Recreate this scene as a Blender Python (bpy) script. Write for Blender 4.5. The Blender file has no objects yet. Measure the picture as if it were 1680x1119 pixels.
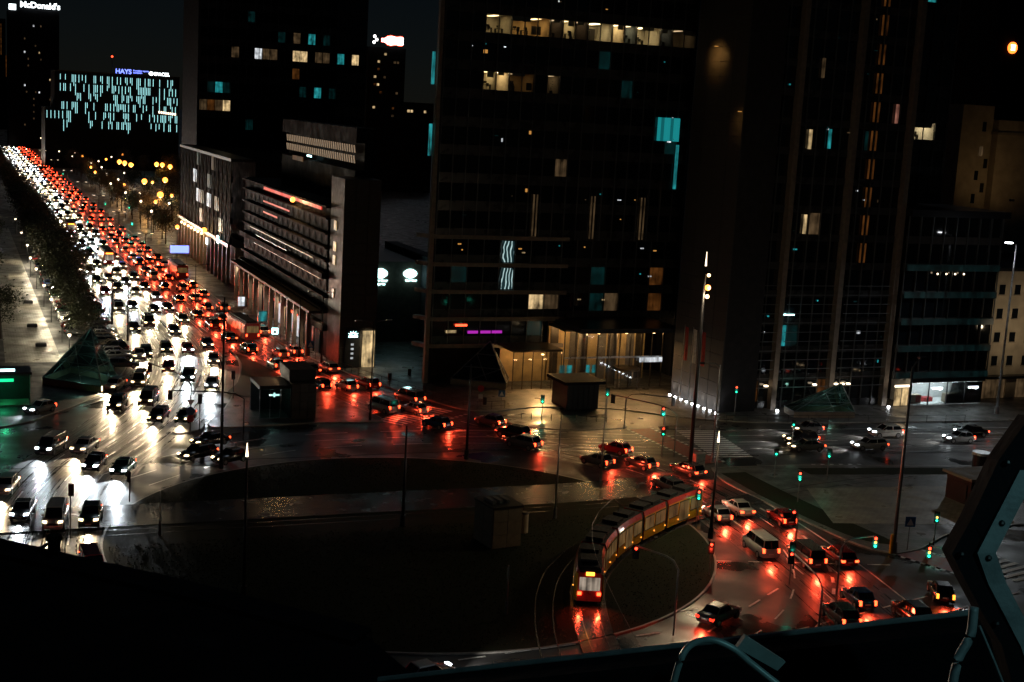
import bpy, math, random
from mathutils import Vector, Matrix
random.seed(7)
R = math.radians
SC = bpy.context.scene
COL = SC.collection

# ---------------------------------------------------------------- camera, sky, exposure
cam = bpy.data.cameras.new('camera'); camo = bpy.data.objects.new('camera', cam); COL.objects.link(camo)
cam.sensor_width = 36.0; cam.lens = 47.79; cam.clip_start = 0.1; cam.clip_end = 6000
camo.matrix_world = Matrix(((0.92572983, 0.01166542, -0.37800556, 0.0),
                            (-0.37404471, 0.17574696, -0.91060615, 0.0),
                            (0.05581072, 0.98436626, 0.16705759, 40.0), (0, 0, 0, 1)))
SC.camera = camo
wd = bpy.data.worlds.new('World'); SC.world = wd; wd.use_nodes = True
nt = wd.node_tree; bg = nt.nodes['Background']
sky = nt.nodes.new('ShaderNodeTexSky'); sky.sky_type = 'NISHITA'; sky.sun_disc = False
sky.sun_elevation = R(55); sky.sun_rotation = R(200); sky.air_density = 1.0; sky.dust_density = 0.0; sky.ozone_density = 8.0
nt.links.new(sky.outputs[0], bg.inputs[0]); bg.inputs[1].default_value = 0.0006
night_fill = bpy.data.lights.new('night_fill', 'SUN'); night_fill.energy = 0.035; night_fill.angle = R(12); night_fill.color = (.72, .86, 1)  # unseen sun lamp added as a faint bluish fill
mo = bpy.data.objects.new('night_fill', night_fill); COL.objects.link(mo); mo.rotation_euler = (R(50), 0, R(160))
SC.view_settings.view_transform = 'Standard'; SC.view_settings.look = 'None'
SC.view_settings.exposure = 0.0; SC.view_settings.gamma = 1.0
cy = SC.cycles
cy.use_denoising = True; cy.max_bounces = 4; cy.diffuse_bounces = 1; cy.glossy_bounces = 2
cy.transparent_max_bounces = 12; cy.transmission_bounces = 4; cy.sample_clamp_indirect = 2.0; cy.sample_clamp_direct = 0
cy.caustics_reflective = False; cy.caustics_refractive = False
try: cy.use_light_tree = True
except Exception: pass

# ---------------------------------------------------------------- helpers
class MB:
    """collects boxes, bars, tubes and sheets; build() links them as one mesh object"""
    def __init__(s): s.v = []; s.f = []; s.m = []; s.uv = None
    def add(s, vs, fs, mi=0):
        o = len(s.v); s.v += [tuple(v) for v in vs]; s.f += [tuple(i + o for i in f) for f in fs]; s.m += [mi] * len(fs); return s
    def box(s, x0, x1, y0, y1, z0, z1, mi=0):
        return s.add([(x0, y0, z0), (x1, y0, z0), (x1, y1, z0), (x0, y1, z0), (x0, y0, z1), (x1, y0, z1), (x1, y1, z1), (x0, y1, z1)],
                     [(0, 3, 2, 1), (4, 5, 6, 7), (0, 1, 5, 4), (1, 2, 6, 5), (2, 3, 7, 6), (3, 0, 4, 7)], mi)
    def prism(s, poly, z0, z1, mi=0):
        n = len(poly)
        a = sum(poly[i][0] * poly[(i + 1) % n][1] - poly[(i + 1) % n][0] * poly[i][1] for i in range(n))
        if a < 0: poly = poly[::-1]
        vs = [(p[0], p[1], z0) for p in poly] + [(p[0], p[1], z1) for p in poly]
        return s.add(vs, [tuple(range(n))[::-1], tuple(range(n, 2 * n))] + [(i, (i + 1) % n, n + (i + 1) % n, n + i) for i in range(n)], mi)
    def cyl(s, x, y, z0, z1, r0, r1=None, n=10, mi=0):
        r1 = r0 if r1 is None else r1
        c = [(math.cos(2 * math.pi * i / n), math.sin(2 * math.pi * i / n)) for i in range(n)]
        vs = [(x + r0 * a, y + r0 * b, z0) for a, b in c] + [(x + r1 * a, y + r1 * b, z1) for a, b in c]
        return s.add(vs, [tuple(range(n))[::-1], tuple(range(n, 2 * n))] + [(i, (i + 1) % n, n + (i + 1) % n, n + i) for i in range(n)], mi)
    def tube(s, pts, r, n=8, mi=0, r1=None):
        pts = [Vector(p) for p in pts]; rings = []; m = len(pts)
        for i, p in enumerate(pts):
            t = (pts[min(i + 1, m - 1)] - pts[max(i - 1, 0)]).normalized()
            a = t.cross(Vector((0, 0, 1)) if abs(t.z) < .95 else Vector((1, 0, 0))).normalized(); b = t.cross(a)
            rr = r if r1 is None else r + (r1 - r) * i / (m - 1)
            rings.append([p + (a * math.cos(2 * math.pi * k / n) + b * math.sin(2 * math.pi * k / n)) * rr for k in range(n)])
        return s.loft(rings, mi)
    def loft(s, rings, mi=0, cap=True):
        n = len(rings[0]); vs = [v for r in rings for v in r]; fs = []
        for i in range(len(rings) - 1):
            for k in range(n): fs.append((i * n + k, i * n + (k + 1) % n, (i + 1) * n + (k + 1) % n, (i + 1) * n + k))
        if cap: fs += [tuple(range(n))[::-1], tuple(range((len(rings) - 1) * n, len(rings) * n))]
        return s.add(vs, fs, mi)
    def ball(s, x, y, z, r, n=10, mi=0, sz=1.0):
        m = n // 2; rings = []
        for i in range(m + 1):
            a = math.pi * (i + .02) / (m + .04)
            rings.append([(x + r * math.sin(a) * math.cos(2 * math.pi * k / n), y + r * math.sin(a) * math.sin(2 * math.pi * k / n), z - r * math.cos(a) * sz) for k in range(n)])
        return s.loft(rings, mi)
    def quad(s, a, b, c, d, mi=0): return s.add([a, b, c, d], [(0, 1, 2, 3)], mi)
    def mesh(s, name, mats, smooth=False):
        me = bpy.data.meshes.new(name); me.from_pydata(s.v, [], s.f)
        for m in (mats if isinstance(mats, (list, tuple)) else [mats]): me.materials.append(M[m] if isinstance(m, str) else m)
        me.polygons.foreach_set('material_index', s.m)
        if smooth: me.polygons.foreach_set('use_smooth', [True] * len(s.f))
        if s.uv: 
            l = me.uv_layers.new(name='UVMap')
            for lp in me.loops: l.data[lp.index].uv = s.uv[lp.vertex_index]
        me.update(); return me
    def build(s, name, mats, parent=None, smooth=False, loc=None):
        return mk(name, s.mesh(name, mats, smooth), parent, loc)

def mk(name, data, parent=None, loc=None, rz=0.0, mats=None):
    o = bpy.data.objects.new(name, data); COL.objects.link(o); o.parent = parent
    if loc is not None: o.location = loc
    if rz: o.rotation_euler.z = rz
    if mats:
        for i, m in enumerate(mats):
            if m: o.material_slots[i].link = 'OBJECT'; o.material_slots[i].material = M[m]
    return o
def empty(name, loc=(0, 0, 0), rz=0.0):
    return mk(name, None, None, loc, rz)
def tag(o, label, cat, group=None):
    o['label'] = label; o['category'] = cat
    if group: o['group'] = group
    return o
def struct(o, label=None):
    o['kind'] = 'structure'
    if label: o['label'] = label
    return o
def lamp(kind, parent, loc, color, watts, aim=None, size=60, blend=.6, rad=.12, name='lamp_light'):
    l = bpy.data.lights.new(name, kind); l.color = color; l.energy = watts
    if kind == 'SPOT': l.spot_size = R(size); l.spot_blend = blend
    l.shadow_soft_size = rad
    return lamp_obj(l, parent, loc, aim)
def lamp_obj(l, parent, loc, aim=None):
    o = bpy.data.objects.new(l.name, l); COL.objects.link(o); o.parent = parent; o.location = loc
    if aim is not None: o.rotation_euler = Vector(aim).to_track_quat('-Z', 'Y').to_euler()
    return o
def catmull3(P, n=6):
    P = [Vector(p) for p in P]; P = [P[0] * 2 - P[1]] + P + [P[-1] * 2 - P[-2]]; out = []
    for i in range(1, len(P) - 2):
        a, b, c, d = P[i - 1:i + 3]
        for k in range(n):
            t = k / n; out.append(.5 * ((2 * b) + (c - a) * t + (2 * a - 5 * b + 4 * c - d) * t * t + (3 * b - a - 3 * c + d) * t ** 3))
    return out + [P[-2]]
ORD = 'first second third fourth fifth sixth seventh eighth ninth tenth eleventh twelfth thirteenth fourteenth fifteenth sixteenth seventeenth eighteenth nineteenth'.split()
def ordinal(n):
    if n < 19: return ORD[n]
    n += 1; tens = {2: 'twenti', 3: 'thirti', 4: 'forti', 5: 'fifti', 6: 'sixti', 7: 'seventi', 8: 'eighti'}
    t = {2: 'twenty', 3: 'thirty', 4: 'forty', 5: 'fifty', 6: 'sixty', 7: 'seventy', 8: 'eighty'}
    return tens[n // 10] + 'eth' if n % 10 == 0 else t[n // 10] + '-' + ORD[n % 10 - 1]

# ---------------------------------------------------------------- materials
M = {}
def mat(name, col, rough=.5, metal=0., emit=None, es=0., noise=.25, scale=3., bump=0., spec=.5, coat=0.):
    m = bpy.data.materials.new(name); m.use_nodes = True; n = m.node_tree; b = n.nodes['Principled BSDF']
    b.inputs['Roughness'].default_value = rough; b.inputs['Metallic'].default_value = metal
    b.inputs['Specular IOR Level'].default_value = spec; b.inputs['Coat Weight'].default_value = coat
    b.inputs['Base Color'].default_value = (*col, 1)
    if emit: b.inputs['Emission Color'].default_value = (*emit, 1); b.inputs['Emission Strength'].default_value = es
    if noise:
        tc = n.nodes.new('ShaderNodeTexCoord'); nz = n.nodes.new('ShaderNodeTexNoise'); nz.inputs['Scale'].default_value = scale; nz.inputs['Detail'].default_value = 5
        n.links.new(tc.outputs['Object'], nz.inputs['Vector'])
        cr = n.nodes.new('ShaderNodeMapRange'); cr.inputs[1].default_value = .3; cr.inputs[2].default_value = .7
        cr.inputs[3].default_value = 1 - noise; cr.inputs[4].default_value = 1 + noise; n.links.new(nz.outputs[0], cr.inputs[0])
        mx = n.nodes.new('ShaderNodeVectorMath'); mx.operation = 'SCALE'; mx.inputs[0].default_value = col
        n.links.new(cr.outputs[0], mx.inputs['Scale']); n.links.new(mx.outputs[0], b.inputs['Base Color'])
        r2 = n.nodes.new('ShaderNodeMapRange'); r2.inputs[1].default_value = .3; r2.inputs[2].default_value = .7
        r2.inputs[3].default_value = max(.03, rough * (1 - noise)); r2.inputs[4].default_value = min(1, rough * (1 + noise))
        n.links.new(nz.outputs[0], r2.inputs[0]); n.links.new(r2.outputs[0], b.inputs['Roughness'])
        if bump:
            bp = n.nodes.new('ShaderNodeBump'); bp.inputs['Strength'].default_value = bump; bp.inputs['Distance'].default_value = .03
            n2 = n.nodes.new('ShaderNodeTexNoise'); n2.inputs['Scale'].default_value = scale * 6; n2.inputs['Detail'].default_value = 3
            n.links.new(tc.outputs['Object'], n2.inputs['Vector'])
            n.links.new(n2.outputs[0], bp.inputs['Height']); n.links.new(bp.outputs[0], b.inputs['Normal'])
    M[name] = m; return m
def emi(name, col, s): return mat(name, (.02, .02, .02), .4, emit=col, es=s, noise=0)
def nodes(m): return m.node_tree.nodes, m.node_tree.links, m.node_tree.nodes['Principled BSDF']

def wet_asphalt(name, ruts):
    m = bpy.data.materials.new(name); m.use_nodes = True; N, Lk, b = nodes(m)
    tc = N.new('ShaderNodeTexCoord'); geo = N.new('ShaderNodeNewGeometry')
    def noise(scale, det, vec=None, mul=None):
        n = N.new('ShaderNodeTexNoise'); n.inputs['Scale'].default_value = scale; n.inputs['Detail'].default_value = det
        src = vec or geo.outputs['Position']
        if mul:
            k = N.new('ShaderNodeVectorMath'); k.operation = 'MULTIPLY'; k.inputs[1].default_value = mul; Lk.new(src, k.inputs[0]); src = k.outputs[0]
        Lk.new(src, n.inputs['Vector']); return n.outputs[0]
    def rng(x, a, c, lo, hi):
        r = N.new('ShaderNodeMapRange'); r.inputs[1].default_value = a; r.inputs[2].default_value = c; r.inputs[3].default_value = lo; r.inputs[4].default_value = hi
        Lk.new(x, r.inputs[0]); return r.outputs[0]
    def op(o, a, c):
        q = N.new('ShaderNodeMath'); q.operation = o; q.use_clamp = False
        for i, x in enumerate((a, c)):
            if hasattr(x, 'type'): Lk.new(x, q.inputs[i])
            else: q.inputs[i].default_value = x
        return q.outputs[0]
    big = noise(.11, 4); mid = noise(.7, 5); fine = noise(22, 3)
    wet = rng(big, .38, .62, 0, 1)
    if ruts:
        sx = N.new('ShaderNodeSeparateXYZ'); Lk.new(tc.outputs['UV'], sx.inputs[0])
        w = op('SINE', op('MULTIPLY', sx.outputs[0], 2 * math.pi / 1.6), 0)          # two polished wheel tracks to a lane
        st = noise(1.0, 5, tc.outputs['UV'], (5.5, .022, 1))                          # film of water drawn out along the lane
        w = op('ADD', op('MULTIPLY', w, .4), op('MULTIPLY', rng(st, .38, .62, -1, 1), .8))
        wet = op('ADD', op('MULTIPLY', wet, .2), rng(w, -.9, .9, 0, .8))
    rough = rng(wet, 0, 1, .70, .17)
    rough = op('ADD', rough, rng(mid, .3, .7, -.06, .06))
    Lk.new(rough, b.inputs['Roughness'])
    col = N.new('ShaderNodeMix'); col.data_type = 'RGBA'; col.inputs['A'].default_value = (.050, .049, .049, 1); col.inputs['B'].default_value = (.020, .021, .023, 1)
    Lk.new(rng(op('ADD', op('MULTIPLY', wet, .6), op('MULTIPLY', fine, .5)), .15, .95, 0, 1), col.inputs['Factor']); Lk.new(col.outputs['Result'], b.inputs['Base Color'])
    bp = N.new('ShaderNodeBump'); bp.inputs['Strength'].default_value = .3; bp.inputs['Distance'].default_value = .01
    hgt = op('ADD', op('MULTIPLY', fine, .5), op('MULTIPLY', mid, 1.2)); Lk.new(hgt, bp.inputs['Height']); Lk.new(bp.outputs[0], b.inputs['Normal'])
    b.inputs['Specular IOR Level'].default_value = .6
    M[name] = m
wet_asphalt('asphalt', False); wet_asphalt('asphalt_lane', True)

def paving(name, c1, c2, sx, sy, rough=.45):
    m = bpy.data.materials.new(name); m.use_nodes = True; N, Lk, b = nodes(m)
    geo = N.new('ShaderNodeNewGeometry'); br = N.new('ShaderNodeTexBrick'); br.inputs['Scale'].default_value = 1
    br.inputs['Color1'].default_value = (*c1, 1); br.inputs['Color2'].default_value = (*c2, 1); br.inputs['Mortar'].default_value = (c1[0] * .3, c1[1] * .3, c1[2] * .3, 1)
    br.inputs['Mortar Size'].default_value = .035; br.inputs['Brick Width'].default_value = sx; br.inputs['Row Height'].default_value = sy
    Lk.new(geo.outputs['Position'], br.inputs['Vector'])
    nz = N.new('ShaderNodeTexNoise'); nz.inputs['Scale'].default_value = .35; nz.inputs['Detail'].default_value = 6; Lk.new(geo.outputs['Position'], nz.inputs['Vector'])
    mr = N.new('ShaderNodeMapRange'); mr.inputs[1].default_value = .3; mr.inputs[2].default_value = .7; mr.inputs[3].default_value = .55; mr.inputs[4].default_value = 1.25; Lk.new(nz.outputs[0], mr.inputs[0])
    mx = N.new('ShaderNodeVectorMath'); mx.operation = 'SCALE'; Lk.new(br.outputs[0], mx.inputs[0]); Lk.new(mr.outputs[0], mx.inputs['Scale']); Lk.new(mx.outputs[0], b.inputs['Base Color'])
    m2 = N.new('ShaderNodeMapRange'); m2.inputs[1].default_value = .35; m2.inputs[2].default_value = .65; m2.inputs[3].default_value = rough + .15; m2.inputs[4].default_value = rough - .18; Lk.new(nz.outputs[0], m2.inputs[0]); Lk.new(m2.outputs[0], b.inputs['Roughness'])
    bp = N.new('ShaderNodeBump'); bp.inputs['Strength'].default_value = .6; bp.inputs['Distance'].default_value = .02; bp.invert = True
    Lk.new(br.outputs['Fac'], bp.inputs['Height']); Lk.new(bp.outputs[0], b.inputs['Normal'])
    M[name] = m
paving('paving', (.14, .13, .12), (.10, .096, .09), 1.0, .5)
paving('paving_dark', (.06, .06, .06), (.045, .045, .047), 1.0, .5, .6)
paving('paving_pale', (.36, .33, .27), (.27, .25, .21), .8, .4)
mat('kerb_stone', (.28, .27, .25), .55, scale=2)
mat('grass', (.022, .027, .015), .95, scale=4, bump=.8, spec=.06)
mat('paint', (.72, .72, .70), .45, noise=.3, scale=5)
mat('bike_red', (.30, .06, .045), .5, scale=2)
mat('rail', (.35, .34, .33), .22, 1.0, scale=6)
mat('track_bed', (.045, .045, .045), .24, scale=.6, bump=.04)
mat('black_metal', (.018, .018, .02), .4, .3, noise=.15)
mat('grey_metal', (.22, .23, .24), .38, .7)
mat('pale_metal', (.45, .46, .47), .35, .6)
mat('steel_frame', (.24, .29, .30), .55, .2, noise=.22, scale=14, bump=.08)
mat('black_roof', (.010, .010, .012), .9, scale=2, bump=.3, spec=.05)
mat('roof_felt', (.05, .06, .07), .8, noise=.6, scale=2.5, bump=.5)
mat('concrete', (.24, .20, .15), .75, scale=1.2, bump=.2)
mat('stone_tan', (.20, .16, .125), .55, scale=1.5, bump=.1)
mat('stone_grey', (.055, .050, .046), .6, scale=1.5, bump=.1, spec=.25)
mat('stone_dark', (.03, .03, .033), .7, scale=1.0, spec=.1)
mat('beige_wall', (.36, .30, .22), .8, scale=.6, noise=.2, bump=.15)
mat('dark_frame', (.03, .03, .033), .35, .5, noise=.1)
mat('facade_metal', (.13, .135, .14), .42, .5, noise=.2, scale=.7)
mat('spandrel_panel', (.035, .036, .038), .3, noise=.3, scale=.5, spec=.4)
mat('dim_glass', (.006, .007, .008), .18, 0, noise=.3, scale=.6, spec=.035)
mat('bronze_frame', (.10, .075, .05), .4, .6, noise=.15)
mat('dark_glass', (.006, .008, .010), .06, 0, noise=.2, scale=.4, spec=.7)
mat('dark_wall', (.016, .016, .018), .8, scale=.5, spec=.1)
mat('soffit', (.05, .045, .04), .6)
mat('room_cream', (.66, .60, .46), .8, noise=.2, scale=.6); mat('room_orange', (.60, .40, .18), .8, noise=.25, scale=.7); mat('room_slate', (.16, .20, .24), .7, noise=.3)
mat('plant', (.03, .06, .02), .8)
mat('matte_louvre', (.012, .012, .013), .9, noise=.5, scale=.7, spec=.03)
mat('band_dark', (.040, .036, .032), .85, noise=.3, scale=.5, spec=.06)
mat('room_warm', (.62, .52, .36), .8, noise=.15, scale=.8)
mat('room_white', (.7, .7, .68), .8, noise=.1)
mat('furniture', (.03, .026, .022), .6)
mat('tyre', (.012, .012, .013), .8, noise=.1)
mat('rim_metal', (.4, .4, .42), .3, .9, noise=.1)
mat('car_glass', (.006, .007, .009), .05, noise=0, spec=.8)
mat('bark', (.05, .038, .028), .9, scale=8, bump=.6)
mat('leaf', (.030, .036, .014), .7, noise=.4, scale=2)
mat('leaf_autumn', (.10, .06, .015), .7, noise=.5, scale=2)
mat('plate_white', (.7, .7, .68), .5, noise=0)
mat('sign_blue', (.03, .12, .30), .4, noise=.1)
mat('sign_red', (.45, .02, .02), .4, noise=.1)
mat('yellow_paint', (.55, .30, .02), .5, noise=.3)
mat('tram_yellow', (.62, .28, .015), .3, noise=.12, coat=.5)
mat('tram_red', (.42, .02, .015), .3, noise=.12, coat=.5)
mat('tram_roof', (.018, .018, .02), .7, spec=.2)
mat('rubber', (.015, .015, .015), .8)
mat('teal_cable', (.35, .50, .50), .35, .2, noise=.2, scale=12)
mat('flag_red', (.40, .03, .025), .8)
mat('flag_white', (.6, .58, .55), .8)
CARCOL = dict(white=(.62, .62, .60), silver=(.36, .37, .39), grey=(.12, .125, .13), black=(.012, .012, .014), blue=(.03, .06, .16), red=(.28, .02, .02), beige=(.34, .29, .22), green=(.03, .08, .05))
for k, c in CARCOL.items(): mat('paint_' + k, c, .25, .25, noise=.08, coat=.8)
emi('head_white', (.86, .95, 1.0), 12); emi('head_warm', (1.0, .72, .40), 5)
emi('tail_red', (1.0, .055, .014), 9); emi('tail_dim', (1.0, .03, .012), 3); emi('amber_lamp', (1.0, .30, .03), 3.2)
emi('lamp_warm', (1.0, .60, .26), 7); emi('lamp_white', (.92, .96, 1.0), 25); emi('lamp_sodium', (1.0, .30, .04), 5.5); emi('lamp_small', (1.0, .78, .52), 4); emi('lamp_wash', (1.0, .45, .10), .5)
emi('sig_green', (.02, 1.0, .50), 3.5); emi('sig_red', (1.0, .04, .015), 9); emi('sig_amber', (1.0, .36, .04), 3.5)
mat('sig_off', (.03, .03, .03), .3)
emi('ceil_warm', (1.0, .74, .40), 9); emi('ceil_white', (.80, .95, 1.0), 20); emi('ceil_mid', (1.0, .70, .34), 4.5); emi('ceil_dim', (1.0, .70, .38), 1.2); emi('ceil_teal', (.06, .75, .75), 6)
def window_light(name, col, s, vx=2.2):
    m = emi(name, col, s); N, Lk, b = nodes(m); g = N.new('ShaderNodeNewGeometry'); k = N.new('ShaderNodeVectorMath'); k.operation = 'MULTIPLY'; k.inputs[1].default_value = (vx, vx, .25)
    Lk.new(g.outputs['Position'], k.inputs[0]); n = N.new('ShaderNodeTexNoise'); n.inputs['Scale'].default_value = 1.0; n.inputs['Detail'].default_value = 3; Lk.new(k.outputs[0], n.inputs['Vector'])   # curtains and blinds of uneven thickness
    n2 = N.new('ShaderNodeTexNoise'); n2.inputs['Scale'].default_value = .7; n2.inputs['Detail'].default_value = 4; Lk.new(g.outputs['Position'], n2.inputs['Vector'])
    a = N.new('ShaderNodeMath'); a.operation = 'MULTIPLY'; Lk.new(n.outputs[0], a.inputs[0]); Lk.new(n2.outputs[0], a.inputs[1])
    r = N.new('ShaderNodeMapRange'); r.inputs[1].default_value = .12; r.inputs[2].default_value = .42; r.inputs[3].default_value = s * .08; r.inputs[4].default_value = s * 1.5; Lk.new(a.outputs[0], r.inputs[0]); Lk.new(r.outputs[0], b.inputs['Emission Strength'])
window_light('win_warm', (1.0, .70, .34), .75); window_light('win_dim', (1.0, .62, .30), .06); window_light('win_teal', (.04, .60, .64), .42); window_light('win_tealdim', (.04, .5, .5), .022); emi('curtain_teal', (.02, .52, .55), .42); emi('curtain_fold', (.02, .50, .54), .20); window_light('band_teal_glow', (.12, .45, .45), .016)
window_light('win_white', (.90, .95, 1.0), .9); window_light('win_orange', (1.0, .34, .07), .06); window_light('win_pink', (1.0, .40, .28), .3)
emi('strip_ice', (.42, .93, .95), 1.6); emi('strip_red', (1.0, .04, .02), .7); emi('strip_warm', (1.0, .68, .42), .22); emi('purple', (.60, .03, .60), .7)
emi('sign_white', (.88, .97, 1.0), 4.0); emi('sign_ice', (.55, 1.0, 1.0), 5.0); emi('sign_bluelit', (.16, .22, 1.0), 3.0); emi('neon_red', (1.0, .06, .02), 5); emi('neon_orange', (1.0, .16, .02), 4)
emi('neon_green', (.01, .9, .32), 1.2); emi('bottle_white', (1.0, .95, .93), 5)
def glass(name, tint, gl=.12):
    m = bpy.data.materials.new(name); m.use_nodes = True; N = m.node_tree.nodes; Lk = m.node_tree.links; N.remove(N['Principled BSDF'])
    t = N.new('ShaderNodeBsdfTransparent'); t.inputs[0].default_value = (*tint, 1); g = N.new('ShaderNodeBsdfGlossy'); g.inputs['Roughness'].default_value = .04
    mx = N.new('ShaderNodeMixShader'); fr = N.new('ShaderNodeFresnel'); fr.inputs[0].default_value = 1.5
    Lk.new(fr.outputs[0], mx.inputs[0]); Lk.new(t.outputs[0], mx.inputs[1]); Lk.new(g.outputs[0], mx.inputs[2]); Lk.new(mx.outputs[0], N['Material Output'].inputs[0]); M[name] = m
glass('clear_glass', (.86, .88, .88)); glass('green_glass', (.45, .60, .56)); glass('bus_glass', (.55, .55, .55))
window_light('tram_pane', (1.0, .56, .20), .12, 5); window_light('tram_rear', (1.0, .80, .62), .35, 4)
HEADW = 3600.0; TAILW = 800.0
# ================================================================ THE SETTING
def catmull(P, step=1.0):
    P = [Vector((*p, 0)) for p in P]; P = [P[0] * 2 - P[1]] + P + [P[-1] * 2 - P[-2]]; out = []
    for i in range(1, len(P) - 2):
        a, b, c, d = P[i - 1], P[i], P[i + 1], P[i + 2]; n = max(2, int((c - b).length / step))
        for k in range(n):
            t = k / n
            out.append(.5 * ((2 * b) + (c - a) * t + (2 * a - 5 * b + 4 * c - d) * t * t + (3 * b - a - 3 * c + d) * t ** 3))
    out.append(P[-2]); return out
class Path:
    def __init__(s, P, step=1.0):
        s.p = catmull(P, step); s.s = [0.]
        for a, b in zip(s.p, s.p[1:]): s.s.append(s.s[-1] + (b - a).length)
        s.L = s.s[-1]
    def at(s, d, off=0.):
        """point and heading at distance d along the path; off is metres to the right of travel"""
        d = min(max(d, 0), s.L - 1e-4); lo, hi = 0, len(s.s) - 1
        while hi - lo > 1:
            m = (lo + hi) // 2
            if s.s[m] <= d: lo = m
            else: hi = m
        t = (d - s.s[lo]) / (s.s[hi] - s.s[lo]); p = s.p[lo].lerp(s.p[hi], t)
        a = s.p[max(lo - 1, 0)]; b = s.p[min(hi + 1, len(s.p) - 1)]; tg = (b - a).normalized()
        n = Vector((tg.y, -tg.x, 0)); return p + n * off, math.atan2(tg.y, tg.x)
    def ribbon(s, o0, o1, z, d0=0., d1=None, step=2.0, nu=1):
        d1 = s.L if d1 is None else d1; mb = MB(); mb.uv = []; k = max(1, int((d1 - d0) / step)); vs = []; fs = []
        for i in range(k + 1):
            d = d0 + (d1 - d0) * i / k
            for j in range(nu + 1):
                o = o0 + (o1 - o0) * j / nu; q, _ = s.at(d, o); vs.append((q.x, q.y, z)); mb.uv.append((o, d))
        for i in range(k):
            for j in range(nu):
                a = i * (nu + 1) + j; fs.append((a, a + 1, a + nu + 2, a + nu + 1))
        mb.add(vs, fs); return mb

road = struct(MB().quad((-900, -60, 0), (1500, -60, 0), (1500, 3200, 0), (-900, 3200, 0)).build('road', 'asphalt'))
# traffic paths, in metres, in the direction of travel
ONC = Path([(30.5, 900), (31, 760), (30.6, 520), (30.8, 395), (30.8, 315), (31.2, 270), (32.0, 236), (31.8, 212), (29.4, 194), (24.6, 176), (18.2, 160), (11.6, 146), (7.4, 131), (5.4, 117), (6.6, 100), (11, 86), (21, 72)])
AWAY = Path([(60, 48), (66.5, 66), (70, 86), (73.6, 105), (75.2, 124), (72.4, 137), (66, 148), (58.6, 160), (52.6, 175), (47.8, 197), (44.2, 232), (42.3, 280), (41.6, 320), (41, 395), (40, 520), (39, 760), (38, 900)])
EXITW = Path([(27.2, 262), (26.9, 230), (25.6, 208), (22.6, 193), (16.4, 181), (7, 171), (-6, 163.5), (-30, 153)])
EASTW = Path([(210, 129), (150, 137.4), (120, 141.3), (100, 143.6), (88, 145), (78, 147.5), (64, 151.5), (50, 153.6), (36, 153), (24, 147.5), (14, 139)])
LW = 3.2
for nm, P, o0, o1, d1, z in (('carriageway', ONC, -6.6, 6.6, ONC.L, .02), ('carriageway', AWAY, -5.2, 5.2, AWAY.L, .03), ('carriageway', EXITW, -2, 2, EXITW.L, .04), ('carriageway', EASTW, -6.4, 6.4, EASTW.L - 45, .05)):
    struct(P.ribbon(o0, o1, z, 0, d1, 2.5).build(nm, 'asphalt_lane'))

def slab(name, poly, m, z=.13, kerb=True, kids=None):
    """pavement or verge with its own kerb ring"""
    o = struct(MB().prism(poly, -.05, z).build(name, m))
    if kerb:
        n = len(poly); a = sum(poly[i][0] * poly[(i + 1) % n][1] - poly[(i + 1) % n][0] * poly[i][1] for i in range(n)); sg = 1 if a > 0 else -1
        mb = MB()
        for i in range(n):
            p = Vector((*poly[i], 0)); q = Vector((*poly[(i + 1) % n], 0)); t = (q - p)
            if t.length > 80: continue
            t.normalize(); nn = Vector((t.y, -t.x, 0)) * sg
            a0, a1, b0, b1 = p + nn * .03, q + nn * .03, p - nn * .17, q - nn * .17
            mb.add([(v.x, v.y, zz) for zz in (-.05, z + .006) for v in (a0, a1, b1, b0)], [(0, 3, 2, 1), (4, 5, 6, 7), (0, 1, 5, 4), (1, 2, 6, 5), (2, 3, 7, 6), (3, 0, 4, 7)])
        mb.build('kerb', 'kerb_stone', o)
    return o
def smooth(pts, step=1.5): return [(p.x, p.y) for p in catmull(pts, step)]
EK = smooth([(45.6, 420), (46.8, 330), (47.6, 286), (48.2, 239), (50.2, 212), (54, 192), (59.6, 175), (62.6, 167.4), (66, 165.6), (74, 167), (84, 164.5), (92, 158), (102, 153.6), (130, 150.2), (210, 143)])
slab('pavement', [(45, 1500)] + EK + [(500, 130), (500, 1500)], 'paving')
WK = smooth([(23.6, 900), (23.8, 330), (24.1, 240), (23.6, 208), (21.3, 194), (17, 181.6), (10.5, 171.4), (4, 165.4), (-20, 155), (-90, 128)])
slab('pavement', [(23.5, 1500)] + WK + [(-400, 100), (-400, 1500)], 'paving_dark')
med = smooth([(40.2, 214), (39.6, 203), (36.3, 187), (31.8, 172), (28.3, 163.6), (30.5, 161.8), (42, 162.6), (48.6, 162), (50.5, 163.6), (48.2, 174), (45.2, 190), (42.2, 205)], 1.2)
isl = slab('median_island', med, 'paving')
struct(MB().prism(smooth([(40.3, 210), (39.5, 200), (36.6, 188), (34.2, 179.5), (45.6, 179), (43.4, 194), (41.6, 206)]), .1, .15).build('lawn', 'grass'))
slab('traffic_island', smooth([(27.2, 161.5), (24.6, 159.6), (23.6, 160.4), (25.2, 163.6), (26.6, 165), (28, 164)], .6), 'kerb_stone')
slab('cycle_island', smooth([(65.2, 160.8), (68, 162.6), (74, 162), (80.6, 158.8), (81.6, 156), (79.6, 153.6), (72, 154), (67, 157)], 1.), 'paving_pale')
CX, CY, CR = 39.7, 117.0, 28.3
circ = [(CX + CR * math.cos(2 * math.pi * i / 96), CY + CR * math.sin(2 * math.pi * i / 96)) for i in range(96)]
slab('roundabout_lawn', circ, 'grass', .12)
SEK = smooth([(81.6, 133.6), (80, 128), (80.2, 119), (81, 107), (82.6, 102.4), (86, 102), (100, 107), (130, 101), (210, 92)])
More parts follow.
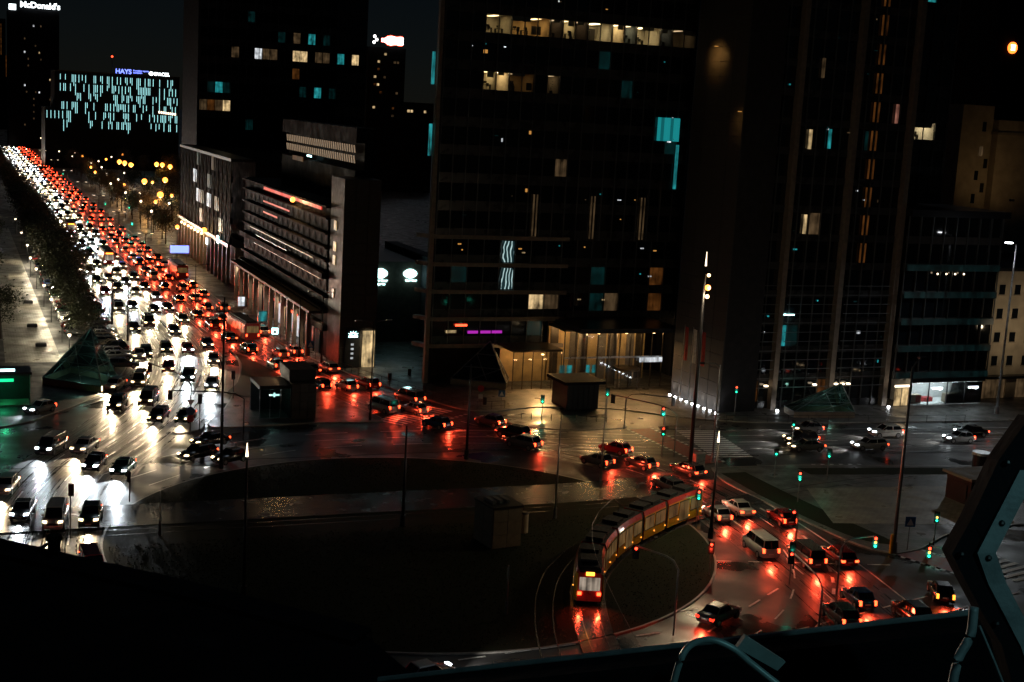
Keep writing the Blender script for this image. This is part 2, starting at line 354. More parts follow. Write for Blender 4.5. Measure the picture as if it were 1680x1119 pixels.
slab('tram_platform', SEK + [(210, 117), (120, 127.6), (92, 133)], 'paving', .14)
struct(MB().prism(smooth([(81.4, 131), (81, 120), (82, 108), (83.6, 104.6), (85.4, 104.8), (85, 112), (84.6, 122), (84.6, 131)]), .1, .155).build('lawn', 'grass'))
struct(MB().prism([(92, 131.4), (120, 126.8), (160, 121.5), (160, 118.5), (120, 123.5), (92, 128.6)], .1, .156).build('lawn', 'grass'))
struct(MB().prism([(83, 111.4), (88, 123.5), (106, 121), (102, 106.6)], .1, .158).build('stone_terrace', 'paving_pale'))
# tram tracks through the island
TRAM = Path([(38.5, 62), (41.8, 76), (44.6, 86), (47.2, 94), (50.4, 101), (55, 106.8), (60.6, 111.4), (67.4, 115.8), (76, 120), (90, 124), (110, 127)], .8)
TR2 = Path([(35.2, 62), (38.2, 78), (41, 88), (44, 96), (48, 103.5), (53, 109.4), (59, 114.4), (66, 119), (75, 123)], .8)
TR3 = Path([(-30, 128), (-4, 127), (16, 126.5), (40, 126), (60, 125.4), (76, 126.6)], 1.)
TR4 = Path([(-30, 124.6), (-4, 123.6), (16, 123.1), (40, 122.6), (60, 122), (76, 123)], 1.)
for k, (P, a, b) in enumerate(((TRAM, -1.5, 1.5), (TR3, -1.6, 5.2))):
    struct(P.ribbon(-b, -a, .126 + .004 * k, 0, P.L, 1.2).build('tram_bed', 'track_bed'))
for P in (TRAM, TR2, TR3, TR4):
    for o in (-.72, .72): struct(P.ribbon(o - .05, o + .05, .15, 0, P.L, 1.0).build('tram_rail', 'rail'))
# painted lines: each dash, stripe and arrow is a piece of the road
def dashes(P, off, d0, d1, on=3., gap=4., w=.16, z=.066):
    d = d0
    while d + on < d1:
        struct_child(P.ribbon(off - w / 2, off + w / 2, z, d, d + on, 1.0), 'lane_marking'); d += on + gap
def struct_child(mb, name, m='paint', par=None): mb.uv = None; return mb.build(name, m, par or road)
def solid(P, off, d0, d1, w=.18, z=.066): struct_child(P.ribbon(off - w / 2, off + w / 2, z, d0, d1, 1.5), 'lane_marking')
for off in (-3.2, 0, 3.2): dashes(ONC, off, ONC.L - 420, ONC.L - 20)
solid(ONC, -6.35, ONC.L - 500, ONC.L - 165); solid(ONC, 6.35, ONC.L - 500, ONC.L - 200)
for off in (-1.7, 1.7): dashes(AWAY, off, 10, 330)
solid(AWAY, 4.95, 20, 80); solid(AWAY, -4.95, 190, 420)
for off in (-3.2, 0, 3.2): dashes(EASTW, off, 6, 205, 5, 4, .15, .066)
solid(EASTW, 6.2, 6, 118, .15, .066)
RING = Path([(CX + (CR + 7) * math.cos(a), CY + (CR + 7) * math.sin(a)) for a in [R(d) for d in range(-150, 20, 10)]])
dashes(RING, 0, 5, 95, 2.6, 3, .16); dashes(RING, 3.4, 5, 95, 1.4, 1.4, .3)
for (x0, y0, x1, y1) in ((28, 91.5, 60, 93.5), (30, 88, 52, 89.4), (55, 88.5, 68, 97), (58, 86, 84, 92.4), (60, 83, 88, 90), (64, 104, 84, 98)):
    P = Path([(x0, y0), ((x0 + x1) / 2, (y0 + y1) / 2), (x1, y1)]); dashes(P, 0, 0, P.L, 2.2, 1.6, .2)
def crossing(c, dirv, n, length, pitch=1.0, w=.5, z=.076):
    """n stripes laid side by side along dirv, each one length metres across it"""
    d = Vector((*dirv, 0)).normalized(); t = Vector((-d.y, d.x, 0)); me = None
    for i in range(n):
        p = Vector((*c, z)) + d * (i - (n - 1) / 2) * pitch
        if me is None:
            a = d * w / 2; b = t * length / 2; me = MB().quad(-a - b, a - b, a + b, -a + b).mesh('crossing_stripe', 'paint')
        mk('crossing_stripe', me, road, p)
crossing((55.2, 164.8), (.80, .58), 12, 4.4); crossing((57.9, 161.2), (.80, .58), 11, .5, 1.05, .5)
crossing((88.2, 144.4), (.17, 1), 14, 5.2, 1.0, .48, .076); crossing((91, 97), (-.25, 1), 9, 5, 1.0, .5); crossing((98, 131), (1, -.15), 6, 3, 1.2)
for (a, b, w) in (((82.2, 153), (82.9, 135.6), 3.0), ((84.6, 102.4), (87.6, 94.5), 3.2)):
    P = Path([a, ((a[0] + b[0]) / 2, (a[1] + b[1]) / 2), b]); struct_child(P.ribbon(-w / 2, w / 2, .086, 0, P.L, 2), 'cycle_lane', 'bike_red')
    for o in (-w / 2 - .25, w / 2 + .25): dashes(P, o, 0, P.L, .5, .55, .4, .096)
def arrow(P, d, off, kind=0):
    p, h = P.at(d, off); mb = MB().quad((-1.6, -.09, 0), (.6, -.09, 0), (.6, .09, 0), (-1.6, .09, 0)).add([(.6, -.4, 0), (1.7, 0, 0), (.6, .4, 0)], [(0, 1, 2)])
    o = mb.build('lane_arrow', 'paint', road, loc=(p.x, p.y, .07)); o.rotation_euler.z = h
for off in (-4.8, -1.6, 1.6, 4.8): arrow(ONC, ONC.L - 172, off); arrow(ONC, ONC.L - 205, off)
for off in (-4.8, -1.6, 1.6): arrow(EASTW, 138, off)
# rough grass and fallen leaves on the lawns
rg = random.Random(4); tf = MB(); 
for i in range(16000):
    a = rg.uniform(0, 2 * math.pi); q = (CR - .6) * math.sqrt(rg.random()); x, y = CX + q * math.cos(a), CY + q * math.sin(a)
    if 119.5 < y < 129.5: continue
    for k in range(3):
        t = rg.uniform(0, 6.28); s = rg.uniform(.02, .05); hh = rg.uniform(.04, .13); tf.add([(x + s * math.cos(t), y + s * math.sin(t), .118), (x - s * math.cos(t), y - s * math.sin(t), .118), (x + rg.uniform(-.12, .12), y + rg.uniform(-.12, .12), .12 + hh)], [(0, 1, 2)], 1 if rg.random() < .12 else 0)
go = tf.build('grass_tufts', ['grass', 'leaf_autumn']); go['kind'] = 'stuff'; go['label'] = 'short rough grass and leaves on the dark roundabout lawn'
# ================================================================ VEHICLES
def car_meshes(kind):
    L, W, H = dict(sedan=(4.6, 1.80, 1.45), hatchback=(4.1, 1.76, 1.50), wagon=(4.65, 1.82, 1.50), SUV=(4.5, 1.88, 1.68), van=(5.0, 1.95, 1.98))[kind]
    h = L / 2; w = W / 2; hood = {'van': 1.12, 'SUV': 1.06}.get(kind, .92); belt = {'van': 1.2, 'SUV': 1.10}.get(kind, .96)
    tail = {'sedan': 1.0, 'van': 1.25, 'SUV': 1.12}.get(kind, 1.0)
    out = {}
    st = [(h, .80, .36, .62), (h - .10, .90, .26, hood - .18), (h - .55, .97, .22, hood - .06), (h - 1.15, 1, .2, hood + .02), (h - 1.45, 1, .2, belt), (0, 1, .2, belt), (-h + 1.0, 1, .2, belt + .02), (-h + .45, .99, .24, tail), (-h + .08, .93, .30, tail - .08), (-h, .86, .38, tail - .22)]
    rings = []
    for x, k, zb, zt in st:
        ww = w * k; zm = zb + (zt - zb) * .55
        half = [(ww * .82, zb), (ww * .97, zb + .12), (ww, zm), (ww * .96, zt - .06), (ww * .84, zt)]
        rings.append([(x, -a, b) for a, b in half] + [(x, a, b) for a, b in half[::-1]])
    out['body'] = MB().loft(rings).mesh('body', ['paint_grey'], True)
    fb = {'van': h - .75, 'SUV': h - 1.3}.get(kind, h - 1.38); ft = {'van': h - 1.45}.get(kind, h - 2.05)
    rt = {'sedan': -h + 1.35, 'hatchback': -h + .75, 'wagon': -h + .55, 'SUV': -h + .6, 'van': -h + .2}[kind]; rb = {'sedan': -h + .75, 'hatchback': -h + .3, 'wagon': -h + .18, 'SUV': -h + .2, 'van': -h + .08}[kind]
    bw, tw = w * .90, w * .72
    gl = MB(); b0 = [(fb, -bw * .92), (fb, bw * .92), (rb, bw * .9), (rb, -bw * .9)]; t0 = [(ft, -tw), (ft, tw), (rt, tw), (rt, -tw)]
    gl.loft([[(x, y, belt - .04) for x, y in b0], [(x, y, H - .06) for x, y in t0]]); out['glasshouse'] = gl.mesh('glasshouse', ['car_glass'])
    rf = MB(); rf.loft([[(x * 1.0, y * 1.04, H - .085) for x, y in t0], [(x * .99, y * 1.02, H - .03) for x, y in t0], [(x * .93, y * .8, H) for x, y in t0]])
    for (ax, ay), (cx, cy) in zip(b0, t0): rf.tube([(ax, ay, belt - .03), (cx, cy, H - .05)], .045, 5)
    for sy in (-1, 1):
        mx = (fb + rb) / 2 - .05; rf.tube([(mx, sy * bw, belt - .03), (mx, sy * tw, H - .05)], .045, 5)
    out['roof'] = rf.mesh('roof', ['paint_grey'])
    wr = .33 if kind not in ('SUV', 'van') else .37; ty = MB(); n = 16
    c = [(math.cos(2 * math.pi * i / n), math.sin(2 * math.pi * i / n)) for i in range(n)]
    ty.loft([[(wr * a, -.11, wr * b) for a, b in c], [(wr * a, .11, wr * b) for a, b in c]]); out['tyre'] = ty.mesh('tyre', ['tyre'])
    ri = MB(); ri.loft([[(wr * .64 * a, -.118, wr * .64 * b) for a, b in c], [(wr * .64 * a, .118, wr * .64 * b) for a, b in c]])
    out['rim'] = ri.mesh('rim', ['rim_metal'])
    zl = hood - .24
    hl = MB(); r0 = [(h - .42, -.05, zl), (h - .40, .17, zl), (h - .40, .17, zl + .15), (h - .42, -.05, zl + .17)]
    hl.loft([[(h - .30, -.22, zl - .02), (h - .36, .2, zl + .02), (h - .40, .2, zl + .15), (h - .34, -.22, zl + .13)], [(h - .015, -.22, zl - .02), (h - .09, .17, zl + .0), (h - .13, .16, zl + .13), (h - .06, -.22, zl + .11)]])
    out['headlight'] = hl.mesh('headlight', ['head_white'])
    tl = MB(); tl.box(-h - .01, -h + .25, -.20, .15, tail - .34, tail - .14) if kind not in ('SUV', 'van', 'hatchback') else tl.box(-h - .01, -h + .22, -.10, .12, tail - .45, tail - .06)
    out['taillight'] = tl.mesh('taillight', ['tail_red'])
    out['number_plate'] = MB().box(-.03, .03, -.26, .26, 0, .11).mesh('number_plate', ['plate_white'])
    gr = MB().box(h - .1, h - .004, -.5, .5, .56, hood - .27); out['grille'] = gr.mesh('grille', ['rubber'])
    out['mirror'] = MB().box(fb - .55, fb - .35, -.09, .09, belt - .02, belt + .13).mesh('mirror', ['paint_grey'])
    out['dim'] = (h, w, wr, zl + .06, tail - .24); return out
CM = {k: car_meshes(k) for k in ('sedan', 'hatchback', 'wagon', 'SUV', 'van')}
def mklight(name, col, w, size, blend, rad):
    l = bpy.data.lights.new(name, 'SPOT'); l.color = col; l.energy = w; l.spot_size = R(size); l.spot_blend = blend; l.shadow_soft_size = rad; return l
BEAM_C = mklight('headlight_beam', (.84, .94, 1.0), HEADW, 66, .55, .16); BEAM_W = mklight('headlight_beam', (1.0, .76, .46), HEADW, 66, .55, .16)
BEAM_V = [mklight('headlight_beam', c_, HEADW * k_, 66, .55, .16) for c_ in ((.84, .94, 1.0), (1.0, .76, .46)) for k_ in (.45, .8, 1.1, 1.6)]
BEAM_D = mklight('headlight_beam', (.95, .90, .82), HEADW * .35, 80, .8, .16)
GLOW_R = mklight('tail_glow', (1.0, .065, .025), TAILW, 150, 1., .25)
FAR = {}
def far_mesh(kind):
    """a car too small to show its parts: hull, glass and lamps"""
    if kind in FAR: return FAR[kind]
    h, w, wr, zl, zt = CM[kind]['dim']; mb = MB()
    for key, mi in (('body', 0), ('glasshouse', 1), ('roof', 0)):
        me = CM[kind][key]; mb.add([v.co for v in me.vertices], [tuple(p.vertices) for p in me.polygons], mi)
    for sx in (-1, 1):
        for sy in (-1, 1): mb.box(sx * h * .62 - wr, sx * h * .62 + wr, sy * w * .9 - .1, sy * w * .9 + .1, 0, 2 * wr, 1)
        mb.box(h - .12, h + .02, sx * w * .72 - .2, sx * w * .72 + .2, zl - .09, zl + .09, 2); mb.box(-h - .02, -h + .1, sx * w * .75 - .18, sx * w * .75 + .18, zt - .1, zt + .1, 3)
    FAR[kind] = mb.mesh('car', ['paint_grey', 'car_glass', 'head_white', 'tail_red']); return FAR[kind]
def car(kind, colour, p, head, label, group=None, lights='on', warm=False, beam=True, glow=False, far=False, name=None, tail='tail_red'):
    name = name or kind.lower() + '_car'; cm = CM[kind]; h, w, wr, zl, zt = cm['dim']
    hm = ('head_warm' if warm else 'head_white') if lights == 'on' and not glow else 'plate_white'; tm = tail if lights == 'on' else 'sign_red'
    pm = 'paint_' + colour; z = p[2] if len(p) > 2 and p[2] > .02 else .05
    if far: root = mk(name, far_mesh(kind), None, (p[0], p[1], z), head, [pm, None, hm, tm])
    else:
        root = empty(name, (p[0], p[1], z), head)
        mk('body', cm['body'], root, mats=[pm]); mk('glasshouse', cm['glasshouse'], root); mk('roof', cm['roof'], root, mats=[pm])
        mk('grille', cm['grille'], root); mk('number_plate', cm['number_plate'], root, (h - .02, 0, .42)); mk('number_plate', cm['number_plate'], root, (-h + .02, 0, .6))
        for sy in (-1, 1): mk('mirror', cm['mirror'], root, (0, sy * (w + .02), 0), mats=[pm])
        for sx in (-1, 1):
            for sy in (-1, 1):
                t = mk('tyre', cm['tyre'], root, (sx * h * .62, sy * (w - .10), wr)); mk('rim', cm['rim'], t)
        for sy in (-1, 1):
            a = mk('headlight', cm['headlight'], root, (0, sy * (w * .72), 0), mats=[hm]); a.scale.y = sy
            b = mk('taillight', cm['taillight'], root, (0, sy * (w * .76), 0), mats=[tm]); b.scale.y = sy
    tag(root, label, 'van' if kind == 'van' else 'car', group)
    if lights == 'on':
        if beam: lamp_obj(BEAM_D if beam == 'dim' else BEAM_V[(4 if warm else 0) + int(abs(p[0] * 7.3 + p[1] * 3.1)) % 4], root, (h + .12, 0, zl + .1), (1, 0, -.20))
        if glow: lamp_obj(GLOW_R, root, (-h - .12, 0, zt), (-1, 0, -.45))
    return root
KINDS = ['sedan', 'hatchback', 'wagon', 'SUV', 'sedan', 'hatchback', 'van']; COLS = ['silver', 'grey', 'black', 'white', 'blue', 'grey', 'black', 'red', 'silver', 'beige', 'green']
BUSES = [(ONC, -1.6, 262.), (ONC, 1.6, 330.), (AWAY, 0, 186.), (AWAY, 3.3, 262.)]
rnd = random.Random(11)
def bus(p, head, label, towards):
    root = empty('city_bus', (p[0], p[1], .05), head); body = [(-6, .5), (6, .5)]
    MB().loft([[(x, y * k, z) for y, z in ((-1.25, .35), (-1.27, 1.2), (-1.25, 2.8), (-1.1, 3.05), (1.1, 3.05), (1.25, 2.8), (1.27, 1.2), (1.25, .35))] for x, k in ((-6, .96), (-5.8, 1), (5.7, 1), (6, .94))]).build('body', 'tram_red', root)
    MB().box(-5.2, 4.6, -.9, .9, 3.05, 3.25).build('roof_unit', 'tram_roof', root)
    for s in (-1, 1):
        for i in range(6): MB().box(-5.4 + i * 1.8, -3.8 + i * 1.8, s * 1.275 - .02, s * 1.275 + .02, 1.35, 2.7).build('window', 'tram_pane', root)
        for x in (-3.6, 3.4):
            c = [(math.cos(2 * math.pi * i / 14), math.sin(2 * math.pi * i / 14)) for i in range(14)]; MB().loft([[(x + .48 * a, s * 1.29 - .12 * s, .48 + .48 * b) for a, b in c], [(x + .48 * a, s * 1.29, .48 + .48 * b) for a, b in c]]).build('wheel', 'tyre', root)
        MB().box(5.9, 6.03, s * .95 - .18, s * .95 + .18, .7, .95).build('headlight', 'head_white' if towards else 'plate_white', root); MB().box(-6.03, -5.9, s * 1.0 - .12, s * 1.0 + .12, .9, 1.3).build('taillight', 'tail_red', root)
    MB().box(5.93, 6.02, -1.0, 1.0, 1.2, 2.5).build('windscreen', 'tram_rear', root); MB().box(-6.02, -5.93, -1.0, 1.0, 1.5, 2.6).build('rear_window', 'tram_pane', root); MB().box(5.9, 6.05, -.8, .8, 2.6, 2.9).build('route_display', 'sig_amber', root)
    if towards: lamp_obj(BEAM_W, root, (6.15, 0, .9), (1, 0, -.16))
    else: lamp_obj(GLOW_R, root, (-6.15, 0, 1.1), (-1, 0, -.45))
    return tag(root, label, 'bus', 'buses on the avenue')
LN = ('median lane', 'inner middle lane', 'outer middle lane', 'kerb lane')
def stream(P, offs, lanes, d_end, d_start, where, group, towards, near, farstep, dfar):
    """one queue of cars to a lane, counted from the roundabout"""
    for off, ln in zip(offs, lanes):
        n = 0; d = d_end + (rnd.uniform(0, 6) if towards else rnd.uniform(0, 6))
        while d < d_start:
            s = P.L - d if towards else d
            q, _ = P.at(s, 0); k_ = 1 - .17 * min(1, max(0, (q.y - 225) / 90)); p, hd = P.at(s, off * k_ + rnd.uniform(-.2, .2)); far = d > dfar
            if any(abs(off - bo) < .1 and abs(d - bd) < 13 for bp, bo, bd in BUSES if bp is P): d += 4; continue
            k = rnd.choice(KINDS); c = rnd.choice(COLS)
            lab = f"{c} {k} with lit {'headlights' if towards else 'tail lights'}, {ordinal(n)} in {ln} {where}"
            car(k, c, p, hd + rnd.uniform(-.015, .015), lab, group, warm=rnd.random() < .58, beam=True if towards else False, glow=not towards, far=far)
            n += 1; d += rnd.uniform(*(farstep if far else near))
stream(ONC, (-4.8, -1.6, 1.6, 4.8), LN, 42, 900, 'of the oncoming avenue traffic', 'oncoming cars on the avenue', True, (13, 25), (17, 34), 330)
stream(AWAY, (-3.3, 0, 3.3), ('inner lane', 'middle lane', 'outer lane'), 40, 900, 'of the departing traffic', 'departing cars on the avenue', False, (10, 19), (16, 32), 330)
stream(EXITW, (0,), ('slip lane',), 20, 90, 'bending round the glass pyramid', 'cars in the slip lane', True, (14, 24), (14, 20), 300)
# cars standing in the cross street, heading for the roundabout
for i, (k, c, d, off, lab) in enumerate((
    ('SUV', 'black', 111, 1.2, 'black SUV at the head of the eastern queue, behind the crossing'),
    ('SUV', 'white', 97, -1.8, 'white SUV with lit front and rear lamps in the eastern queue'),
    ('hatchback', 'grey', 107, -4.6, 'small grey hatchback in the eastern queue, lane beside the verge'),
    ('wagon', 'silver', 103, 4.4, 'silver wagon in the eastern queue, lane beside the glass metro entrance'),
    ('sedan', 'grey', 112, 4.6, 'dark grey sedan first in the pavement-side lane of the eastern queue'),
    ('sedan', 'black', 84, -1.8, 'black sedan right behind the white SUV in the eastern queue'),
    ('sedan', 'beige', 71, -1.9, 'beige sedan last in its eastern queue lane, near the steel bracket'),
    ('hatchback', 'silver', 88, 1.4, 'silver hatchback in the middle of the eastern queue'),
    ('wagon', 'blue', 78, 4.5, 'blue wagon further back in the pavement-side lane of the eastern queue'),
    ('sedan', 'white', 66, 1.5, 'white sedan at the tail of the middle eastern queue lane'))):
    p, hd = EASTW.at(d, -off); car(k, c, p, hd, lab, 'cars queuing in the eastern street', warm=i % 2 == 0, beam='dim', tail='tail_red')
for k, c, d, off, lab in (('sedan', 'black', 184, -4.0, 'black sedan waiting on the ring in front of the stone kiosk'), ('wagon', 'black', 188.5, -.4, 'black wagon waiting on the ring, middle of three beside the kiosk'), ('hatchback', 'black', 187, 3.2, 'black hatchback waiting on the ring, next to the dark lawn')):
    p, hd = EASTW.at(d, -off); car(k, c, p, hd, lab, 'cars waiting below the kiosk', warm=True, beam='dim', tail='tail_red')
car('hatchback', 'white', (30.6, 85.2), R(12), 'white hatchback on the near road, cut by the rooftop edge', tail='tail_dim', beam='dim')
car('sedan', 'grey', (57.2, 90.6), R(28), 'grey car with glowing tail lights circling below the lone red signal', glow=True, beam=False, tail='tail_dim')
car('hatchback', 'black', (79.6, 90.6), R(62), 'black hatchback with amber rear lamps turning at the red cycle lane', glow=True, beam=False, tail='amber_lamp')
n = 0
for x, y0, y1, st in ((22.2, 200, 330, 3.1), (18.4, 228, 330, 3.1)):
    y = y0
    while y < y1:
        k = rnd.choice(KINDS[:5]); c = rnd.choice(COLS)
        if rnd.random() < .86:
            car(k, c, (x + rnd.uniform(-.3, .3), y, .135), R(rnd.uniform(-4, 4)) + (0 if rnd.random() < .5 else math.pi), f"{c} {k} parked dark in the {'roadside' if x > 20 else 'inner'} row, {ordinal(n)} from the pyramid", 'cars parked under the trees', lights='off', far=y > 270)
            n += 1
        y += st
    n = 0
for (P, off, d), lab in zip(BUSES, ('red city bus with lit windows in the oncoming lanes, nearer the bend', 'red city bus with lit windows in the oncoming lanes, further up', 'red city bus driving away past the stone podium block', 'red city bus driving away beside the glazed block arcade')):
    p, hd = P.at(P.L - d if P is ONC else d, off); bus(p, hd, lab, P is ONC)
# ================================================================ BUILDINGS
def box_mesh(sx, sy, sz, m, name): return MB().box(-sx / 2, sx / 2, -sy / 2, sy / 2, 0, sz).mesh(name, m)
def room(b, o, u, n, w, h, dep, wall, ceil, seed, furn=True, floor='furniture'):
    """a lit office behind the glass: back and side walls, floor, ceiling with lamps, desks and chairs"""
    r = random.Random(seed); U = Vector((*u, 0)); I = Vector((-n[0], -n[1], 0)); O = Vector(o); Z = Vector((0, 0, 1))
    P = lambda a, d, z: O + U * a + I * d + Z * z
    mb = MB(); a0, a1 = .06, w - .06; d0, d1 = .22, dep
    mb.quad(P(a0, d1, 0), P(a1, d1, 0), P(a1, d1, h), P(a0, d1, h)); mb.quad(P(a0, d0, 0), P(a0, d1, 0), P(a0, d1, h), P(a0, d0, h)); mb.quad(P(a1, d0, 0), P(a1, d1, 0), P(a1, d1, h), P(a1, d0, h))
    mb.quad(P(a0, d0, h), P(a1, d0, h), P(a1, d1, h), P(a0, d1, h)); mb.quad(P(a0, d0, 0), P(a1, d0, 0), P(a1, d1, 0), P(a0, d1, 0), 1)
    rm = mb.build('room', [wall, floor], b)
    k = max(1, int(w / 2.2))
    for i in range(k):
        c = (i + .5) * w / k; x0, x1 = c - .5, c + .5
        q = MB(); q.add([P(a, d, z) for z in (h - .07, h - .03) for a, d in ((x0, 1.0), (x1, 1.0), (x1, dep - 1), (x0, dep - 1))], [(0, 3, 2, 1), (4, 5, 6, 7), (0, 1, 5, 4), (1, 2, 6, 5), (2, 3, 7, 6), (3, 0, 4, 7)]); q.build('ceiling_lamp', ceil, rm)
    if furn:
        a = .3
        while a < w - .9:
            q = MB(); kind = r.choice(('desk', 'desk', 'desk', 'shelf', 'plant', 'screen')); d = r.uniform(.6, 2.4); wd_ = r.uniform(.9, 1.5)
            def bx(a0, a1, d0, d1, z0, z1, mi=0): q.add([P(min(x, w - .1), min(y, dep - .05), z) for z in (z0, z1) for x, y in ((a0, d0), (a1, d0), (a1, d1), (a0, d1))], [(0, 3, 2, 1), (4, 5, 6, 7), (0, 1, 5, 4), (1, 2, 6, 5), (2, 3, 7, 6), (3, 0, 4, 7)], mi)
            if kind == 'desk':
                bx(a, a + wd_, d, d + .7, .68, .74); bx(a, a + .05, d, d + .7, 0, .68); bx(a + wd_ - .05, a + wd_, d, d + .7, 0, .68)
                m0 = a + r.uniform(.1, .5); bx(m0, m0 + .5, d + .3, d + .35, .86, 1.2); bx(m0 + .22, m0 + .28, d + .3, d + .35, .72, .88)
                if r.random() < .7: c0 = a + r.uniform(.1, .6); bx(c0, c0 + .45, d - .35, d - .29, .52, r.uniform(.9, 1.15)); bx(c0, c0 + .45, d - .35, d + .05, .44, .5); bx(c0 + .2, c0 + .26, d - .18, d - .12, 0, .45)
            elif kind == 'shelf':
                hh = r.uniform(1.1, 2.2); bx(a, a + .8, dep - .5, dep - .1, 0, hh); wd_ = .8
            elif kind == 'screen': hh = r.uniform(1.2, 1.5); bx(a, a + wd_, d, d + .06, .25, hh)
            else:
                bx(a, a + .35, d, d + .35, 0, .4); c = P(a + .18, d + .18, .95)
                for _ in range(14): v = Vector((r.gauss(0, .22), r.gauss(0, .22), r.gauss(0, .3))); t_ = Vector((r.uniform(-1, 1), r.uniform(-1, 1), r.uniform(-1, 1))).normalized() * .16; q.quad(c + v - t_, c + v + Vector((.05, .05, -.05)), c + v + t_, c + v + Vector((-.05, -.05, .05)), 1)
                wd_ = .4
            q.build({'desk': 'desk', 'shelf': 'shelf', 'plant': 'potted_plant', 'screen': 'partition'}[kind], ['furniture', 'plant'], rm); a += wd_ + r.uniform(.1, .9)
        if r.random() < .5:      # half-lowered blind
            z0 = h - r.uniform(.3, .9); a0 = r.uniform(0, w * .5); q = MB(); q.quad(P(a0, .3, z0), P(min(w - .1, a0 + w * .5), .3, z0), P(min(w - .1, a0 + w * .5), .3, h), P(a0, .3, h)); q.build('blind', 'room_slate' if r.random() < .4 else 'room_cream', rm)
    return rm
def facade(b, P0, u, W, nb, z0, nf, fh, sill=1.3, pane='dark_glass', frame='facade_metal', span='spandrel_panel', lit=None, glow=None, mull=.10, dep=5.0, panes=True):
    """glass front: one pane per bay and floor, mullions, spandrels; lit = {floor: [(bay0, bay1, wall, ceiling)]}, glow = {(floor, bay): material}"""
    lit = lit or {}; glow = glow or {}; n = (u[1], -u[0]); U = Vector((*u, 0)); Nn = Vector((*n, 0)); bw = W / nb; rz = math.atan2(u[1], u[0]); O = Vector((*P0, 0))
    pm = box_mesh(bw - mull, .06, fh - sill, pane, 'pane'); pc = box_mesh(bw - mull, .04, fh - sill, 'clear_glass', 'pane'); gm = {}
    sm = MB().box(0, W, 0, .35, 0, sill).mesh('spandrel', span); mm = box_mesh(mull, .22, nf * fh, frame, 'mullion')
    lp = {}
    for f, rs in lit.items():
        for (i0, i1, wl, ce) in rs:
            room(b, O + U * i0 * bw + Vector((0, 0, z0 + f * fh + sill + .001)), u, n, (i1 - i0) * bw, fh - sill - .01, dep, wl, ce, f * 100 + i0)
            for i in range(i0, i1): lp[(f, i)] = 1
    for f in range(nf):
        mk('spandrel', sm, b, O - Nn * .0 + Vector((0, 0, z0 + f * fh)), rz)
        for i in range(nb):
            p = O + U * (i + .5) * bw - Nn * .12 + Vector((0, 0, z0 + f * fh + sill))
            if (f, i) in lp: mk('pane', pc, b, p, rz)
            elif (f, i) in glow:
                g = glow[(f, i)]
                if g not in gm: gm[g] = box_mesh(bw - mull, .06, fh - sill, g, 'pane')
                mk('pane', gm[g], b, p, rz)
            elif panes: mk('pane', pm, b, p, rz).rotation_euler.x = random.uniform(-.006, .006)
    for i in range(nb + 1): mk('mullion', mm, b, O + U * i * bw + Nn * .10 + Vector((0, 0, z0)), rz)
def shell(b, x0, x1, y0, y1, z0, z1, m='dark_wall', name='wall'): return MB().box(x0, x1, y0, y1, z0, z1).build(name, m, b)
def text(b, s, size, mat_, loc, rot, name='lettering', depth=.08, bold=0.0, align='LEFT'):
    cu = bpy.data.curves.new(name, 'FONT'); cu.body = s; cu.size = size; cu.extrude = depth; cu.align_x = align; cu.offset = bold
    t = bpy.data.objects.new('tmp', cu); COL.objects.link(t); dg = bpy.context.evaluated_depsgraph_get(); me = bpy.data.meshes.new_from_object(t.evaluated_get(dg))
    bpy.data.objects.remove(t); me.materials.clear(); me.materials.append(M[mat_]); me.name = name
    o = mk(name, me, b, loc); o.rotation_euler = rot; return o
S = (R(90), 0, 0)       # lettering that faces south
Wst = (R(90), 0, R(-90))  # lettering that faces west

# ---- the tall glass tower behind the plaza
b = tag(empty('glass_tower', (0, 0, 0)), 'tall dark glass office tower with one lit warm office floor above the plaza', 'tower')
MB().prism([(66, 190.2), (104, 190.2), (104, 215), (77, 215)], 0, 92).build('core', 'dark_wall', b); MB().prism([(63.6, 185.2), (64, 185.2), (77, 215), (76, 215)], 0, 92).build('side_wall', 'stone_dark', b); shell(b, 104, 104.4, 185, 215, 0, 92, 'stone_dark', 'side_wall')
ww = ('room_warm', 'ceil_warm')
facade(b, (64, 185), (1, 0), 40, 20, 21.3, 12, 4.0, 1.45, lit={7: [(3, 5, 'room_cream', 'ceil_mid'), (5, 8, 'room_orange', 'ceil_mid'), (8, 9, 'stone_tan', 'ceil_dim'), (9, 10, 'room_cream', 'ceil_mid'), (10, 11, 'stone_tan', 'ceil_dim'), (11, 13, 'room_cream', 'ceil_warm'), (13, 14, *ww), (14, 15, 'room_slate', 'ceil_mid'), (15, 17, 'room_cream', 'ceil_warm'), (17, 18, 'room_slate', 'ceil_dim'), (18, 20, 'beige_wall', 'ceil_dim')], 5: [(3, 4, 'room_cream', 'ceil_mid'), (4, 5, *ww), (5, 7, 'room_orange', 'ceil_dim'), (8, 9, 'beige_wall', 'ceil_dim')]},
       glow={(7, 3): 'win_tealdim', (2, 9): 'win_dim', (6, 12): 'win_tealdim', (5, 14): 'win_tealdim', (3, 18): 'win_tealdim'})
facade(b, (64, 185), (1, 0), 20, 8, 5.3, 4, 4.0, 1.3, glow={(0, 2): 'purple', (0, 3): 'purple', (1, 6): 'win_warm', (1, 7): 'win_dim', (2, 1): 'win_tealdim', (0, 0): 'win_tealdim'}, sill=1.6) if False else facade(b, (64, 185), (1, 0), 20, 8, 5.3, 4, 4.0, 1.6, glow={(1, 6): 'win_warm', (1, 7): 'win_dim', (2, 1): 'win_tealdim', (0, 6): 'win_tealdim'})
